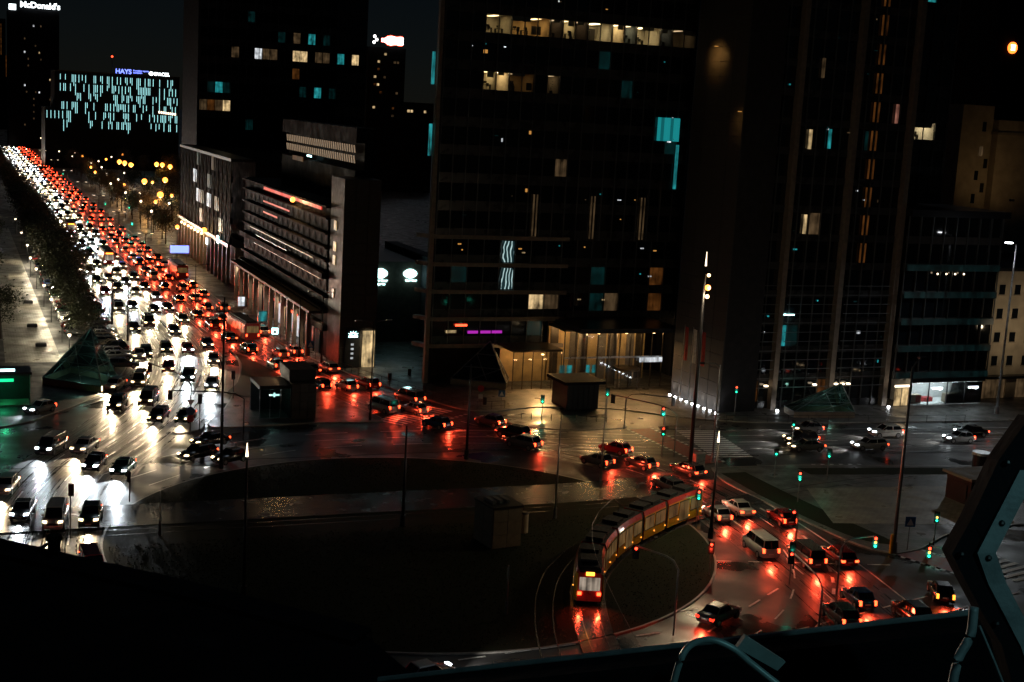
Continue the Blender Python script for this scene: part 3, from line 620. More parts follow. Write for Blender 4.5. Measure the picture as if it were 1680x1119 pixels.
facade(b, (84, 185), (1, 0), 20, 8, 9.3, 3, 4.0, 1.3, glow={(0, 3): 'win_dim', (0, 6): 'win_orange', (1, 6): 'win_orange', (0, 2): 'win_tealdim', (1, 2): 'win_tealdim'})
for z in (5.3, 9.3, 13.3, 17.3, 21.3):     # curved ledges of the lower floors, swept round the corner
    a = [(61.8 + 2.2 * (1 - math.cos(R(t))), 187.2 - 2.2 * math.sin(R(t))) for t in range(0, 91, 15)] + [(84.5, 184.2), (84.5, 185), (64, 185), (62.8, 187.2)]
    MB().prism([(x, y - .8 if y < 186 and x > 62.5 else y) for x, y in a], z - .02, z + .55).build('ledge', 'stone_tan', b)
for x, z, m in ((69.6, 7.1, 'purple'), (71.6, 7.1, 'purple'), (73.4, 7.1, 'purple'), (66.2, 7.2, 'win_warm')): MB().box(x, x + 1.6, 184.75, 184.86, z + .2, z + .6).build('light_panel', m, b)
MB().box(67.6, 69.4, 184.7, 184.82, 8.4, 8.7).build('red_strip', 'neon_red', b)
for i in range(7): MB().box(98.5 + i * .54, 99.0 + i * .54, 184.6 - .04 * (i % 2), 184.75, 36.7, 40.2).build('curtain', 'curtain_fold' if i in (1, 4) else 'curtain_teal', b)
for x0, z0, z1 in ((101.9, 29.5, 36.2),): MB().box(x0, x0 + .5, 184.66, 184.78, z0, z1).build('light_strip', 'win_teal', b)
for x in (78.8, 88.2, 96.6): MB().box(x, x + .18, 184.6, 184.8, 21.6, 28).build('light_strip', 'win_dim', b); MB().box(x + .55, x + .7, 184.6, 184.8, 21.6, 28).build('light_strip', 'win_dim', b)
MB().box(62.9, 63.5, 184.2, 185, 0, 92).build('corner_fin', 'stone_tan', b)
for z0 in (33, 43): MB().box(62.2, 62.6, 184.6, 184.9, z0, z0 + 4.5).build('light_strip', 'win_teal', b)
# two tall screens with pale line drawings
sm = bpy.data.materials.new('screen_lines'); sm.use_nodes = True; N, Lk, bs = nodes(sm)
wv = N.new('ShaderNodeTexWave'); wv.inputs['Scale'].default_value = .55; wv.inputs['Distortion'].default_value = 6; wv.inputs['Detail'].default_value = 1.5; g = N.new('ShaderNodeNewGeometry'); Lk.new(g.outputs['Position'], wv.inputs['Vector'])
cr = N.new('ShaderNodeValToRGB'); cr.color_ramp.elements[0].position = .72; cr.color_ramp.elements[0].color = (.01, .03, .035, 1); cr.color_ramp.elements[1].position = .95; cr.color_ramp.elements[1].color = (.6, .85, .85, 1)
Lk.new(wv.outputs[0], cr.inputs[0]); Lk.new(cr.outputs[0], bs.inputs['Emission Color']); bs.inputs['Emission Strength'].default_value = .8; bs.inputs['Base Color'].default_value = (.01, .01, .01, 1); M['screen_lines'] = sm
for z in (13.95, 17.95): MB().box(74.4, 76.1, 184.5, 184.66, z, z + 3.1).build('screen', 'screen_lines', b)
rr = random.Random(77)
for k in range(26):      # random glowing boxes added on the glass as scattered lights and sparkle
    x, z = rr.uniform(66, 102), 23.3 + 4 * rr.randint(0, 9) + rr.uniform(0, 1.8); w_ = rr.choice((.18, .18, .3, .6)); MB().box(x, x + w_, 184.95, 185.05, z, z + rr.choice((.12, .2, .5))).build('scattered_glow', rr.choice(('win_dim', 'win_teal', 'win_tealdim', 'lamp_wash', 'win_white')), b)
for k in range(14):
    x, z = rr.uniform(65, 100), rr.choice((11.6, 15.4, 19.2)) + rr.uniform(0, 1.2)
    if x > 84 or not 73.5 < x < 77: MB().box(x, x + rr.choice((.2, .2, .5)), 184.9, 185.0, z, z + .18).build('scattered_glow', rr.choice(('win_warm', 'win_teal', 'win_white', 'lamp_wash')), b)
# lobby: glazed hall, pavilion box and canopy
lob = tag(empty('glass_lobby', (0, 0, 0)), 'amber lit glass entrance hall with revolving door under a flat canopy', 'lobby')
shell(lob, 82.3, 98.6, 184, 184.6, 0, 9, 'room_orange', 'back_wall'); [MB().box(82.6 + i * 1.6, 83.9 + i * 1.6, 183.9, 183.98, .2, 8.4).build('wall_panel', ('bronze_frame', 'room_orange', 'stone_tan')[i * 7 % 3], lob) for i in range(10)]; shell(lob, 82.2, 98.6, 178, 184, 8.6, 8.9, 'soffit', 'ceiling')
MB().box(83, 99.5, 174.4, 184.9, 8.92, 9.6).build('canopy', 'dark_frame', lob); MB().box(82.2, 98.4, 177.8, 177.95, 4.6, 4.85).build('transom', 'pale_metal', lob)
for i in range(10): MB().box(82.2 + i * 1.8 - .06, 82.2 + i * 1.8 + .06, 177.8, 178.0, 0.13, 8.7).build('mullion', 'bronze_frame', lob)
pm = box_mesh(1.66, .03, 4.3, 'clear_glass', 'pane'); pm2 = box_mesh(1.66, .03, 3.6, 'clear_glass', 'pane')
for i in range(9): mk('pane', pm, lob, (83.1 + i * 1.8, 177.9, .2)); mk('pane', pm2, lob, (83.1 + i * 1.8, 177.9, 4.9))
for x in (86.4, 91.6): MB().cyl(x, 180.8, .13, 8.6, .55, n=16).build('column', 'stone_tan', lob)
MB().box(84, 86.6, 182, 182.8, .13, 1.25).build('reception_desk', 'room_white', lob)
for x in (84.4, 85.6, 88.6, 89.8): MB().box(x, x + .8, 183.86, 183.96, 1.2, 2.4).build('screen', 'win_teal', lob)
for x in (84.5, 88.5, 92.5, 96.5):
    c = MB().cyl(x, 180.6, 8.40, 8.58, .35, n=14).build('ceiling_lamp', 'lamp_warm', lob); lamp('POINT', lob, (x, 180.6, 7.9), (1, .64, .30), 230, rad=.3)
MB().box(94.4, 98.2, 177.3, 177.42, 4.0, 4.7).build('light_box', 'win_white', lob)
rv = MB(); rv.cyl(92.4, 177.6, 2.9, 3.25, 2.0, n=28); rv.build('revolving_door_drum', 'bronze_frame', lob)
for t in range(0, 360, 90): MB().box(92.4 + 1.9 * math.cos(R(t + 40)) - .05, 92.4 + 1.9 * math.cos(R(t + 40)) + .05, 177.6 + 1.9 * math.sin(R(t + 40)) - .05, 177.6 + 1.9 * math.sin(R(t + 40)) + .05, .13, 2.9).build('door_post', 'bronze_frame', lob)
pv = tag(empty('glass_pavilion', (0, 0, 0)), 'low amber lit glass pavilion box at the left of the entrance hall', 'pavilion')
MB().box(74.3, 82.1, 178.2, 184.4, 5.6, 5.95).build('roof', 'bronze_frame', pv); MB().box(74.6, 82, 184, 184.4, .13, 5.6).build('back_wall', 'room_orange', pv)
for i in range(6): MB().box(74.4 + i * 1.53 - .05, 74.4 + i * 1.53 + .05, 178.2, 178.34, .13, 5.6).build('mullion', 'bronze_frame', pv)
pm = box_mesh(1.42, .03, 4.3, 'clear_glass', 'pane'); pm2 = box_mesh(1.42, .03, 1.0, 'clear_glass', 'pane')
for i in range(5): mk('pane', pm, pv, (75.16 + i * 1.53, 178.27, .2)); mk('pane', pm2, pv, (75.16 + i * 1.53, 178.27, 4.55))
for x in (75.8, 78.2, 80.6): MB().cyl(x, 181, 5.5, 5.6, .25, n=12).build('ceiling_lamp', 'lamp_warm', pv); lamp('POINT', pv, (x, 181, 5.0), (1, .60, .26), 110, rad=.25)
for x, y in ((78.5, 177.2), (86, 174.6), (90.5, 174.6), (95, 174.6)):
    lamp('SPOT', b if y > 176 else lob, (x, y, 8.2 if y < 176 else 5.3), (1, .56, .20), 6500 if y > 176 else 2000, (-.1, -.75, -1), 130, 1, .3, 'downlight'); MB().cyl(x, y, 8.86 if y < 176 else 5.4, 8.93 if y < 176 else 5.5, .2, n=10).build('downlight', 'lamp_warm', lob)

# ---- the panelled stone wing with ground floodlights
b = tag(empty('stone_wing', (0, 0, 0)), 'tall narrow stone panelled wing lit white along its foot, beside the entrance hall', 'building')
U0 = Vector((97.4, 172.4, 0)); U1 = Vector((98.2, 160, 0)); tt = (U1 - U0).normalized(); nn = Vector((tt.y, -tt.x, 0)); LL = (U1 - U0).length; rz = math.atan2(tt.y, tt.x)
MB().prism([(97.5, 172.3), (98.35, 160.1), (104, 160.1), (104, 183.6)], 0, 92).build('core', 'stone_dark', b)
pmesh = MB().box(0, LL / 4 - .04, -.12, 0.06, 0, 1.96).mesh('panel', 'stone_grey')
for i in range(4):
    for k in range(34): mk('panel', pmesh, b, U0 + tt * (i * LL / 4 + .02) + nn * (-.02 + .012 * ((i * 7 + k * 3) % 3)) + Vector((0, 0, .2 + k * 2.0)), rz)
for i in range(9):
    q = U0 + tt * (.8 + i * 1.5) + nn * .75; MB().cyl(q.x, q.y, .13, .28, .17, n=10).build('floodlight', 'lamp_white', b)
    lamp('SPOT', b, (q.x, q.y, .45), (.95, .92, .88), 260, (-nn.x * .28, -nn.y * .28, 1), 80, 1, .1, 'floodlight_beam')
for i, z in ((1, 47.2), (3, 38.5)):
    q = U0 + tt * (i * 3.4 + 2) + nn * .5; MB().box(q.x - .2, q.x + .2, q.y - .2, q.y + .2, z + 3.0, z + 3.1).build('wall_lamp', 'lamp_wash', b); lamp('SPOT', b, (q.x + nn.x * 2.2, q.y + nn.y * 2.2, z + 2.2), (1, .50, .13), 420 if i == 1 else 90, (-nn.x, -nn.y, -.25), 110, 1, .2, 'wall_lamp_light')

# ---- hotel tower right of it
b = tag(empty('column_tower', (0, 0, 0)), 'dark glass tower with three pale stone columns rising from the eastern pavement', 'tower')
MB().prism([(99.6, 166.5), (127, 166.5), (127, 190), (109, 190)], 0, 90).build('core', 'dark_wall', b)
facade(b, (99.4, 161.6), (1, 0), 27.4, 14, .13, 15, 4.0, 1.0, glow={(2, 0): 'win_teal', (2, 1): 'win_tealdim', (2, 4): 'win_teal', (2, 5): 'win_tealdim', (0, 2): 'win_orange', (0, 8): 'win_orange', (6, 6): 'win_dim'}, dep=4.5)
for f in range(5, 15):
    for dx in (0, .75): MB().box(120.2 + dx, 120.45 + dx, 161.3, 161.42, 1.2 + 4 * f, 4 + 4 * f).build('light_strip', 'win_orange', b)
for x, z, m in ((103.4, 37.2, 'win_teal'), (113, 37.2, 'win_teal'), (109.8, 37, 'win_warm'), (121.4 + 2.6, 41.2, 'win_pink'), (119.2, 37.2, 'win_tealdim'), (110.9, 46.8, 'win_dim'), (110.2, 25.2, 'win_warm')): MB().box(x, x + .5, 161.3, 161.42, z, z + 2.7).build('light_strip', m, b)
for x in (107, 116.6, 126.2):
    q = MB().box(x, x + .8, 160.6, 161.9, 0, 62).build('column', 'stone_tan', b); 
    MB().cyl(x + .5, 159.6, .13, .3, .18, n=10).build('floodlight', 'lamp_white', b); lamp('SPOT', b, (x + .5, 159.5, .4), (1, .88, .72), 700, (0, .10, 1), 40, 1, .1, 'floodlight_beam')
rr = random.Random(78)
for k in range(30):  # more glowing boxes added at random over the glass
    x, z = rr.uniform(100, 126), rr.uniform(6, 56); MB().box(x, x + rr.choice((.15, .25, .6)), 161.45, 161.55, z, z + rr.choice((.12, .2, .4))).build('scattered_glow', rr.choice(('win_dim', 'win_teal', 'win_white', 'win_tealdim', 'win_orange')), b)
lm = MB().box(0, 8.1, -.06, .06, 0, .09).mesh('sunshade_bar', 'grey_metal')
for x in (99.6, 108.4, 118):
    for k in range(12): mk('sunshade_bar', lm, b, (x, 160.9, 3.2 + k * 1.33))
for x in (106.0, 114.2, 117.9, 119, 120): MB().box(x, x + .5, 160.9, 161.3, 3.4, 3.6).build('entrance_lamp', 'lamp_small', b)
MB().box(107.9, 110, 161.2, 161.36, 13.6, 13.8).build('light_strip', 'sign_ice', b)

# ---- stepped glass block behind with one bright office
b = tag(empty('setback_tower', (0, 0, 0)), 'dark setback glass tower with a single bright white office window', 'tower')
shell(b, 127, 139, 173, 190, 28, 90, name='core'); facade(b, (127.4, 167.6), (1, 0), 11, 5, 29.6, 14, 4.0, 1.5, lit={2: [(1, 4, 'room_white', 'ceil_warm')]}, glow={(6, 1): 'win_tealdim', (7, 2): 'win_teal', (7, 1): 'win_tealdim'})
# ---- low glass block with the bright shop
b = tag(empty('shop_block', (0, 0, 0)), 'lower dark glass block with teal bands above a bright corner shop', 'building')
shell(b, 127.4, 145, 165.2, 190, 0, 28.6, name='core'); 
facade(b, (127.4, 160.2), (1, 0), 17.2, 8, 4.2, 6, 4.0, 1.1, span='band_glass' if False else 'stone_grey', pane='dark_glass')
for f in range(5): MB().box(127.6, 144.5, 159.7, 159.86, 4.3 + 4 * f, 5.2 + 4 * f).build('band', 'band_teal_glow', b)  # faint glow put into the bands for teal light on the spandrels
MB().box(127.2, 145.2, 159.4, 190, 28.2, 29.2).build('roof', 'dark_frame', b)
for i in range(4): lamp('POINT', b, (133 + i * 1.6, 161.6, 20.2), (1, .6, .25), 3, rad=.1); MB().ball(133 + i * 1.6, 161.2 - 1.6, 19.9, .14, 8).build('hanging_lamp', 'lamp_small', b)
room(b, (130.8, 160.2, .16), (1, 0), (0, -1), 13.4, 3.9, 4.6, 'room_white', 'ceil_white', 5, False, 'room_white')
pm = box_mesh(3.2, .04, 3.3, 'clear_glass', 'pane')
for i in range(4): mk('pane', pm, b, (132.4 + i * 3.36, 160.1, .2)); MB().box(130.7 + i * 3.36, 130.82 + i * 3.36, 160, 160.2, .13, 3.6).build('mullion', 'dark_frame', b)
MB().box(130.6, 144.4, 159.95, 160.2, 3.55, 4.18).build('shop_fascia', 'dark_frame', b)
for x in (131, 138.2): MB().box(x, x + 2.6, 161, 162, .16, 1.5).build('counter', 'beige_wall', b); MB().box(x + 1.6, x + 2.4, 160.93, 160.99, .4, 1.4).build('poster', 'flag_red', b)
for x in (134.8, 141.6): MB().box(x, x + 1.8, 162, 163, .16, .8).build('sofa', 'sign_red', b)
for x in (134.6, 141.3): text(b, 'orange', .7, 'sign_white', (x, 159.93, 2.5), S, 'shop_lettering', .03)
for x in (127.9, 129.2): MB().box(x, x + 1.1, 160, 160.08, .2, 2.8).build('lit_door', 'win_warm', b)
MB().box(127.8, 130.4, 159.9, 160.05, 3.0, 3.3).build('door_lamp', 'lamp_small', b)
# ---- beige blocks at the right edge
b = tag(empty('beige_block', (0, 0, 0)), 'plain beige apartment block with small windows at the far right edge', 'building')
shell(b, 146.4, 176, 163, 185, 0, 20, 'beige_wall'); MB().box(146.2, 176, 162.7, 185, 20, 20.5).build('roof', 'dark_wall', b)
wm = box_mesh(1.1, .1, 1.5, 'dark_glass', 'window'); sl = box_mesh(1.4, .25, .1, 'concrete', 'sill')
for f in range(4):
    for i in range(9): w = mk('window', wm, b, (148.4 + i * 3, 162.98, 5.3 + f * 3.7)); mk('sill', sl, w, (0, -.06, -.14))
MB().box(146.4, 160, 161.6, 163, 3.4, 3.8).build('shop_awning', 'dark_frame', b)
for i in range(5): MB().box(146.6 + i * 2.2, 148.6 + i * 2.2, 162.7, 162.9, .2, 3.2).build('shutter_panel', 'win_dim' if i in (0, 1, 3) else 'beige_wall', b)
lamp('SPOT', b, (150, 152, 10.5), (1, .78, .5), 1500, (.1, 1, .15), 110, 1, .3, 'added_wall_spot')  # spot without a fixture, added to light the beige wall
b = tag(empty('beige_tower', (0, 0, 0)), 'weathered beige tower with few small windows above the shop block roof', 'building')
shell(b, 167.6, 174.6, 199, 216, 0, 45.6, 'beige_wall'); shell(b, 174.6, 200, 197.4, 216, 0, 43.2, 'beige_wall'); MB().box(174.4, 200, 197.2, 216, 40.6, 41.1).build('cornice', 'concrete', b)
for k, (x, z) in enumerate(((172.3, 41), (172.1, 36.6), (171.6, 32.2), (171.4, 28), (173.4, 34.4), (173.2, 30))): MB().box(x, x + .8, 198.9, 199.05, z, z + 1.7).build('window', 'win_dim' if k == 1 else 'dark_glass', b)
lamp('SPOT', b, (171, 188, 29.6), (1, .62, .26), 700, (.35, 1, .55), 120, 1, .4, 'roof_floodlight'); MB().box(170.6, 171.4, 187.8, 188.2, 29.2, 29.6).build('roof_floodlight', 'dark_frame', b)
# ---- round rooftop sign far right
b = tag(empty('sign_tower', (0, 0, 0)), 'dark far tower carrying a round orange logo sign at the top right', 'tower')
shell(b, 262, 282, 301, 330, 0, 90); o = MB(); o.cyl(0, 0, -.3, 0, 1.55, n=28); o = o.build('round_sign', 'neon_orange', b, loc=(267.6, 300.6, 64.4)); o.rotation_euler = (R(90), 0, 0)
MB().prism([(266.9, 64.9), (268.3, 64.9), (268.05, 63.7), (267.15, 63.7)], 0, 1).v; q = MB(); q.add([(x, 300.5, z) for x, z in ((266.75, 65.2), (268.45, 65.2), (268.2, 64.5), (268.3, 63.7), (266.9, 63.7), (267, 64.5))], [(0, 1, 2, 3, 4, 5)]); q.build('sign_symbol', 'sign_white', b)

# ---- stone podium building along the avenue
b = tag(empty('avenue_block', (0, 0, 0)), 'stone low-rise block with red neon strips, louvred bands and lit shops', 'building')
shell(b, 53.6, 60.4, 204.4, 272, 0, 24, 'dark_wall', 'core')
for z, m, e in ((22.9, 'strip_red', 1), (20.6, 'strip_red', .5), (18.6, 'strip_red', .3)):
    for k in range(int(46 * e)): MB().box(53.3, 53.5, 252.6 - k * .95, 253.2 - k * .95, z, z + (.55 if e == 1 else .3)).build('neon_bar', m, b)
for i, z in enumerate((4.4, 7.7, 9.6, 12.6, 15.2, 17.2, 19.4, 21.8, 23.6)): MB().box(52.4 if i in (1, 3) else 52.8, 53.6, 204.6, 271, z, z + (.9 if i in (0, 3) else .28)).build('floor_band', 'band_dark', b)
gm = MB().box(-.03, .03, -1.9, 1.9, 0, 1.9).mesh('louvre_panel', 'matte_louvre')
for z in (10.6, 13.0, 15.5, 17.6, 19.8):
    for k in range(16): mk('louvre_panel', gm, b, (53.35, 207 + k * 4, z))
for z, m, y0, y1 in ((15.05, 'strip_warm', 212, 262), (12.4, 'strip_warm', 206, 258), (14.0, 'win_dim', 230, 256)): MB().box(52.66, 52.78, y0, y1, z, z + .12).build('light_strip', m, b)
MB().box(50.6, 53.5, 204.6, 271, 7.2, 7.6).build('canopy', 'stone_grey', b)
for k in range(14): MB().box(50.8, 51.4, 206.5 + k * 4.6, 207.1 + k * 4.6, .13, 7.2).build('column', 'stone_tan', b)
shops = ((208, 213, 'win_tealdim'), (215, 219.5, 'win_dim'), (222, 227, 'room_white'), (229, 233, 'win_warm'), (235, 241, 'room_white'), (244, 250, 'win_dim'), (254, 262, 'win_dim'))
for y0, y1, m in shops:
    MB().box(53.2, 53.34, y0, y1, .4, 3.9).build('shop_window', m if m != 'room_white' else 'win_white', b)
    MB().box(52.9, 53.1, (y0 + y1) / 2 - .06, (y0 + y1) / 2 + .06, .2, 4).build('mullion', 'dark_frame', b)
for y in (224, 238): MB().box(52.8, 53.0, y - 2, y + 2, 4.0, 4.45).build('shop_sign', 'neon_red' if y < 230 else 'strip_red', b)
for y in (207, 214, 221, 228, 235, 242, 250, 258, 266):
    MB().cyl(51.8, y, 7.0, 7.18, .18, n=10).build('downlight', 'lamp_warm', b); lamp('SPOT', b, (51.8, y, 6.9), (1, .80, .55), 800, (-.25, 0, -1), 140, 1, .15, 'downlight_beam')
# end pier of stone panels with a white logo
for i in range(3):
    for k in range(18): MB().box(53.45 + i * 1.9, 55.3 + i * 1.9, 196.6, 196.9, .15 + k * 1.58, 1.69 + k * 1.58).build('panel', 'stone_grey', b)
shell(b, 53.5, 59.1, 196.9, 204.4, 0, 28.6, 'stone_grey', 'pier')
for k in range(9): MB().box(59.1, 59.5, 198 + (k % 2) * .2, 203, 2 + k * 3, 3.6 + k * 3).build('balcony', 'stone_dark', b)
for k, z in enumerate((20.6, 17.4, 15.3, 10.2)): MB().box(53.36, 53.5, 200.6, 201.8, z, z + 1.4).build('window', 'win_warm' if k < 3 else 'win_dim', b)
MB().box(54.3, 56.6, 196.4, 196.55, .2, 6.2).build('sign_panel', 'stone_dark', b); MB().box(57.0, 58.9, 196.4, 196.55, .2, 5.8).build('lit_door', 'win_warm', b)
for t in (-60, -30, 0, 30, 60): q = MB().add([(55.5 + .35 * math.sin(R(t)) + dx * math.cos(R(t)), 196.35, 5.1 + .35 * math.cos(R(t)) * .8 + dx * math.sin(-R(t))) for dx in (-.13, .13)] + [(55.5 + .95 * math.sin(R(t)), 196.35, 5.1 + .8 * math.cos(R(t)))], [(0, 1, 2)]); q.build('logo_petal', 'sign_ice', b)
MB().box(54.8, 56.2, 196.3, 196.36, 4.85, 5.12).build('logo_bar', 'sign_ice', b)
for z in (3.6, 2.9, 2.2, 1.5): MB().box(55.2, 55.6, 196.32, 196.38, z, z + .3).build('logo_mark', 'win_white', b)
lamp('SPOT', b, (57.8, 194.6, 6.6), (1, .82, .5), 700, (0, .35, -1), 120, 1, .2, 'door_lamp_light')
# storey standing in for a mirrored lit lattice; the bars themselves glow
b2 = tag(empty('lattice_stand_in', (0, 0, 0)), 'long stand-in storey of glowing slanted bars on the avenue block roof', 'building')
shell(b2, 57.2, 60.4, 204.6, 256, 24, 29.5, 'dark_wall', 'wall'); shell(b2, 57.2, 60.4, 204.6, 256, 33.7, 36, 'dark_wall', 'parapet'); shell(b2, 58.6, 60.4, 204.6, 256, 29.5, 33.7, 'dark_wall', 'back_wall')
for z in (30.6, 32.2):
    for k in range(34):
        y = 205 + k * 1.4; MB().add([(57.1, y, z), (57.1, y + .3, z), (57.1, y + .9, z + 1.15), (57.1, y + .6, z + 1.15), (57.25, y, z), (57.25, y + .3, z), (57.25, y + .9, z + 1.15), (57.25, y + .6, z + 1.15)], [(0, 1, 2, 3), (7, 6, 5, 4), (0, 4, 5, 1), (2, 6, 7, 3), (1, 5, 6, 2), (0, 3, 7, 4)]).build('louvre', 'strip_warm', b2)
MB().box(56.9, 57.0, 232, 235, 30.1, 30.4).build('light_strip', 'sign_ice', b2); MB().box(56.9, 57.0, 238, 246, 29.0, 29.8).build('red_panel', 'win_orange', b2)
# ---- wall with the white shop sign
b = tag(empty('sign_wall', (0, 0, 0)), 'dark windowless block with two glowing white oval shop signs', 'building')
shell(b, 61.4, 73.2, 218.2, 240, 0, 13.8, 'stone_tan'); shell(b, 73.2, 75.5, 214, 240, 0, 15, 'stone_dark', 'side_block')
def oval(bb, x, z, rx, rzz, y, nm, m): MB().add([(x + rx * math.cos(R(t)) * (1.0 if abs(math.cos(R(t))) < .9 else 1.12), y, z + rzz * math.sin(R(t))) for t in range(0, 360, 20)], [tuple(range(18))]).build(nm, m, bb)
oval(b, 66, 11.8, 1.1, .85, 218.1, 'oval_sign', 'sign_ice'); text(b, 'Carrefour', .62, 'sign_ice', (66, 218.1, 10.4), S, 'lettering', .02, .02, 'CENTER'); text(b, 'express', .55, 'sign_ice', (66, 218.1, 9.85), S, 'lettering', .02, .02, 'CENTER')
oval(b, 71.2, 11.8, 1.1, .8, 218.1, 'oval_sign', 'sign_ice'); text(b, 'Carrefour', .5, 'sign_ice', (71.4, 218.1, 10.5), S, 'lettering', .02, .02, 'CENTER')
lamp('POINT', b, (66, 217.0, 11.5), (.5, 1, 1), 14, rad=.4); lamp('POINT', b, (71.2, 217.0, 11.6), (.5, 1, 1), 20, rad=.4)
# ---- dark office tower behind the avenue block
b = tag(empty('office_tower', (0, 0, 0)), 'dark office tower behind the avenue block with a scattered row of lit windows', 'tower')
shell(b, 58.5, 102.5, 365.5, 385, 0, 110, name='core'); rr = random.Random(3)
gl = {(4, i): m for i, m in zip(range(5, 24), ('win_white', 'win_white', 'win_tealdim', 'win_dim', 'win_warm', 'win_dim', 'win_dim', 'win_warm', 'win_teal', 'win_tealdim'))}
gl = {(5, 6): 'win_dim', (5, 9): 'win_white', (5, 10): 'win_dim', (5, 11): 'win_dim', (5, 14): 'win_warm', (5, 15): 'win_warm', (5, 17): 'win_dim', (5, 18): 'win_dim', (5, 20): 'win_teal', (5, 22): 'win_warm', (6, 12): 'win_tealdim', (6, 14): 'win_dim', (6, 16): 'win_teal', (6, 18): 'win_tealdim', (4, 14): 'win_orange', (3, 3): 'win_tealdim', (3, 4): 'win_teal', (3, 5): 'win_tealdim', (3, 15): 'win_tealdim', (3, 17): 'win_teal', (3, 19): 'win_tealdim', (2, 1): 'win_dim', (2, 3): 'win_orange', (2, 4): 'win_dim', (2, 5): 'win_warm', (1, 8): 'win_tealdim', (7, 8): 'win_tealdim'}
facade(b, (58.5, 360), (1, 0), 44, 22, 24.6, 12, 4.6, 1.9, glow={(f, max(0, i - 2)): m for (f, i), m in gl.items()})
shell(b, 58, 58.5, 360, 385, 0, 110, 'stone_dark', 'side_wall'); shell(b, 58.5, 102.5, 360.1, 365, 0, 24.6, 'dark_wall', 'base')
# ---- glazed avenue building with lit floors
b = tag(empty('glazed_block', (0, 0, 0)), 'glazed mid-rise along the avenue with a lit arcade and warm wall lamps', 'building')
shell(b, 58, 78, 284, 356, 0, 26.5, 'dark_wall', 'core')
facade(b, (53.4, 356), (0, -1), 70, 14, 9, 4, 4.3, 1.2, glow={(1, 5): 'win_white', (1, 6): 'win_dim', (1, 8): 'win_white', (2, 4): 'win_white', (2, 8): 'win_tealdim', (0, 6): 'win_dim', (3, 5): 'win_tealdim', (1, 10): 'win_dim', (3, 9): 'win_dim', (0, 11): 'win_dim'}, dep=4, pane='matte_louvre', frame='band_dark', span='matte_louvre')
MB().box(53.2, 58, 286, 356, 26.2, 26.8).build('roof', 'dark_frame', b); MB().box(52.9, 53.3, 286, 356, 8.2, 9).build('fascia', 'bronze_frame', b); MB().box(54.5, 58, 286, 356, 0, 8.2).build('arcade_wall', 'stone_tan', b)
for k in range(15): MB().box(52.9, 53.6, 287 + k * 4.8, 287.7 + k * 4.8, 0, 8.2).build('column', 'stone_tan', b)
for y, z in ((347.9, 7.7), (343, 7.7), (337.2, 7.8), (332.6, 7.8), (327.2, 7.9), (322.8, 7.9), (317.6, 8.0)): MB().ball(52.7, y, z, .32, 8).build('wall_lamp', 'lamp_warm', b); lamp('POINT', b, (52.2, y, z - .4), (1, .66, .3), 120, rad=.3)
MB().ball(52.5, 313, 9.2, .6, 10).build('wall_lamp', 'lamp_sodium', b); lamp('POINT', b, (51.6, 313, 9), (1, .66, .3), 900, rad=.5)
MB().ball(52.4, 225.5, 23.2, .45, 10).build('wall_lamp', 'lamp_sodium', bpy.data.objects['avenue_block']); lamp('POINT', bpy.data.objects['avenue_block'], (51.4, 225.5, 23), (1, .6, .25), 700, rad=.4)
MB().box(52.7, 52.85, 296, 298, 8, 9.6).build('lit_sign', 'sign_ice', b); MB().box(52.7, 52.85, 310, 312, 6.2, 7.6).build('lit_sign', 'sign_white', b)
# ---- far office slab with icy strips and its rooftop lettering
b = tag(empty('strip_lit_slab', (0, 0, 0)), 'far dark office slab covered in short vertical icy light strips', 'building')
shell(b, 45, 104, 700.6, 730, 0, 46.4, 'dark_wall'); MB().box(44.8, 104.2, 700.2, 730, 46.4, 47).build('roof', 'dark_frame', b)
rr = random.Random(21); sm_ = {}
for row in range(6):
    for i in range(72):
        x = 47.6 + i * .78
        if rr.random() < (.44 if row < 5 else .3) and not (row == 4 and i < 2):
            h = rr.choice((3.6, 3.6, 3.6, 2.6, 5.4)); z = 41.6 - row * 4.35 - (h - 3.6)
            if h not in sm_: sm_[h] = MB().box(-.085, .085, -.1, .1, 0, h).mesh('light_strip', 'strip_ice')
            mk('light_strip', sm_[h], b, (x, 700.4, z))
for i in range(5): mk('light_strip', sm_[3.6], b, (41.5 + i * 1.8, 700.4, 24))
MB().box(40.6, 45, 700.6, 730, 0, 29).build('annex', 'dark_wall', b)
text(b, 'HAYS', 3.1, 'sign_bluelit', (73.2, 700, 47.1), S, 'lettering', .2, .06); text(b, 'Recruiting experts\nworldwide', 1.0, 'sign_bluelit', (81.6, 700, 48.5), S, 'lettering', .1, .03)
text(b, 'SPACES.', 2.15, 'sign_white', (91.6, 700, 47.1), S, 'lettering', .2, .06); oval(b, 90.2, 47.9, 1.0, 1.0, 700, 'logo_disc', 'sign_white')
MB().box(72, 72.3, 705, 705.3, 47, 55).build('mast', 'black_metal', b); MB().ball(72.1, 705, 55, .5, 8).build('beacon', 'neon_red', b)
text(b, 'Coffee', 3, 'neon_orange', (94, 700, 29.5), S, 'lettering', .1) if False else [MB().box(94 + k * 1.1, 94.7 + k * 1.1, 700.0, 700.2, 28.8 - k * .1, 29.8 - k * .1).build('warm_light', 'lamp_small', b) for k in range(8)]
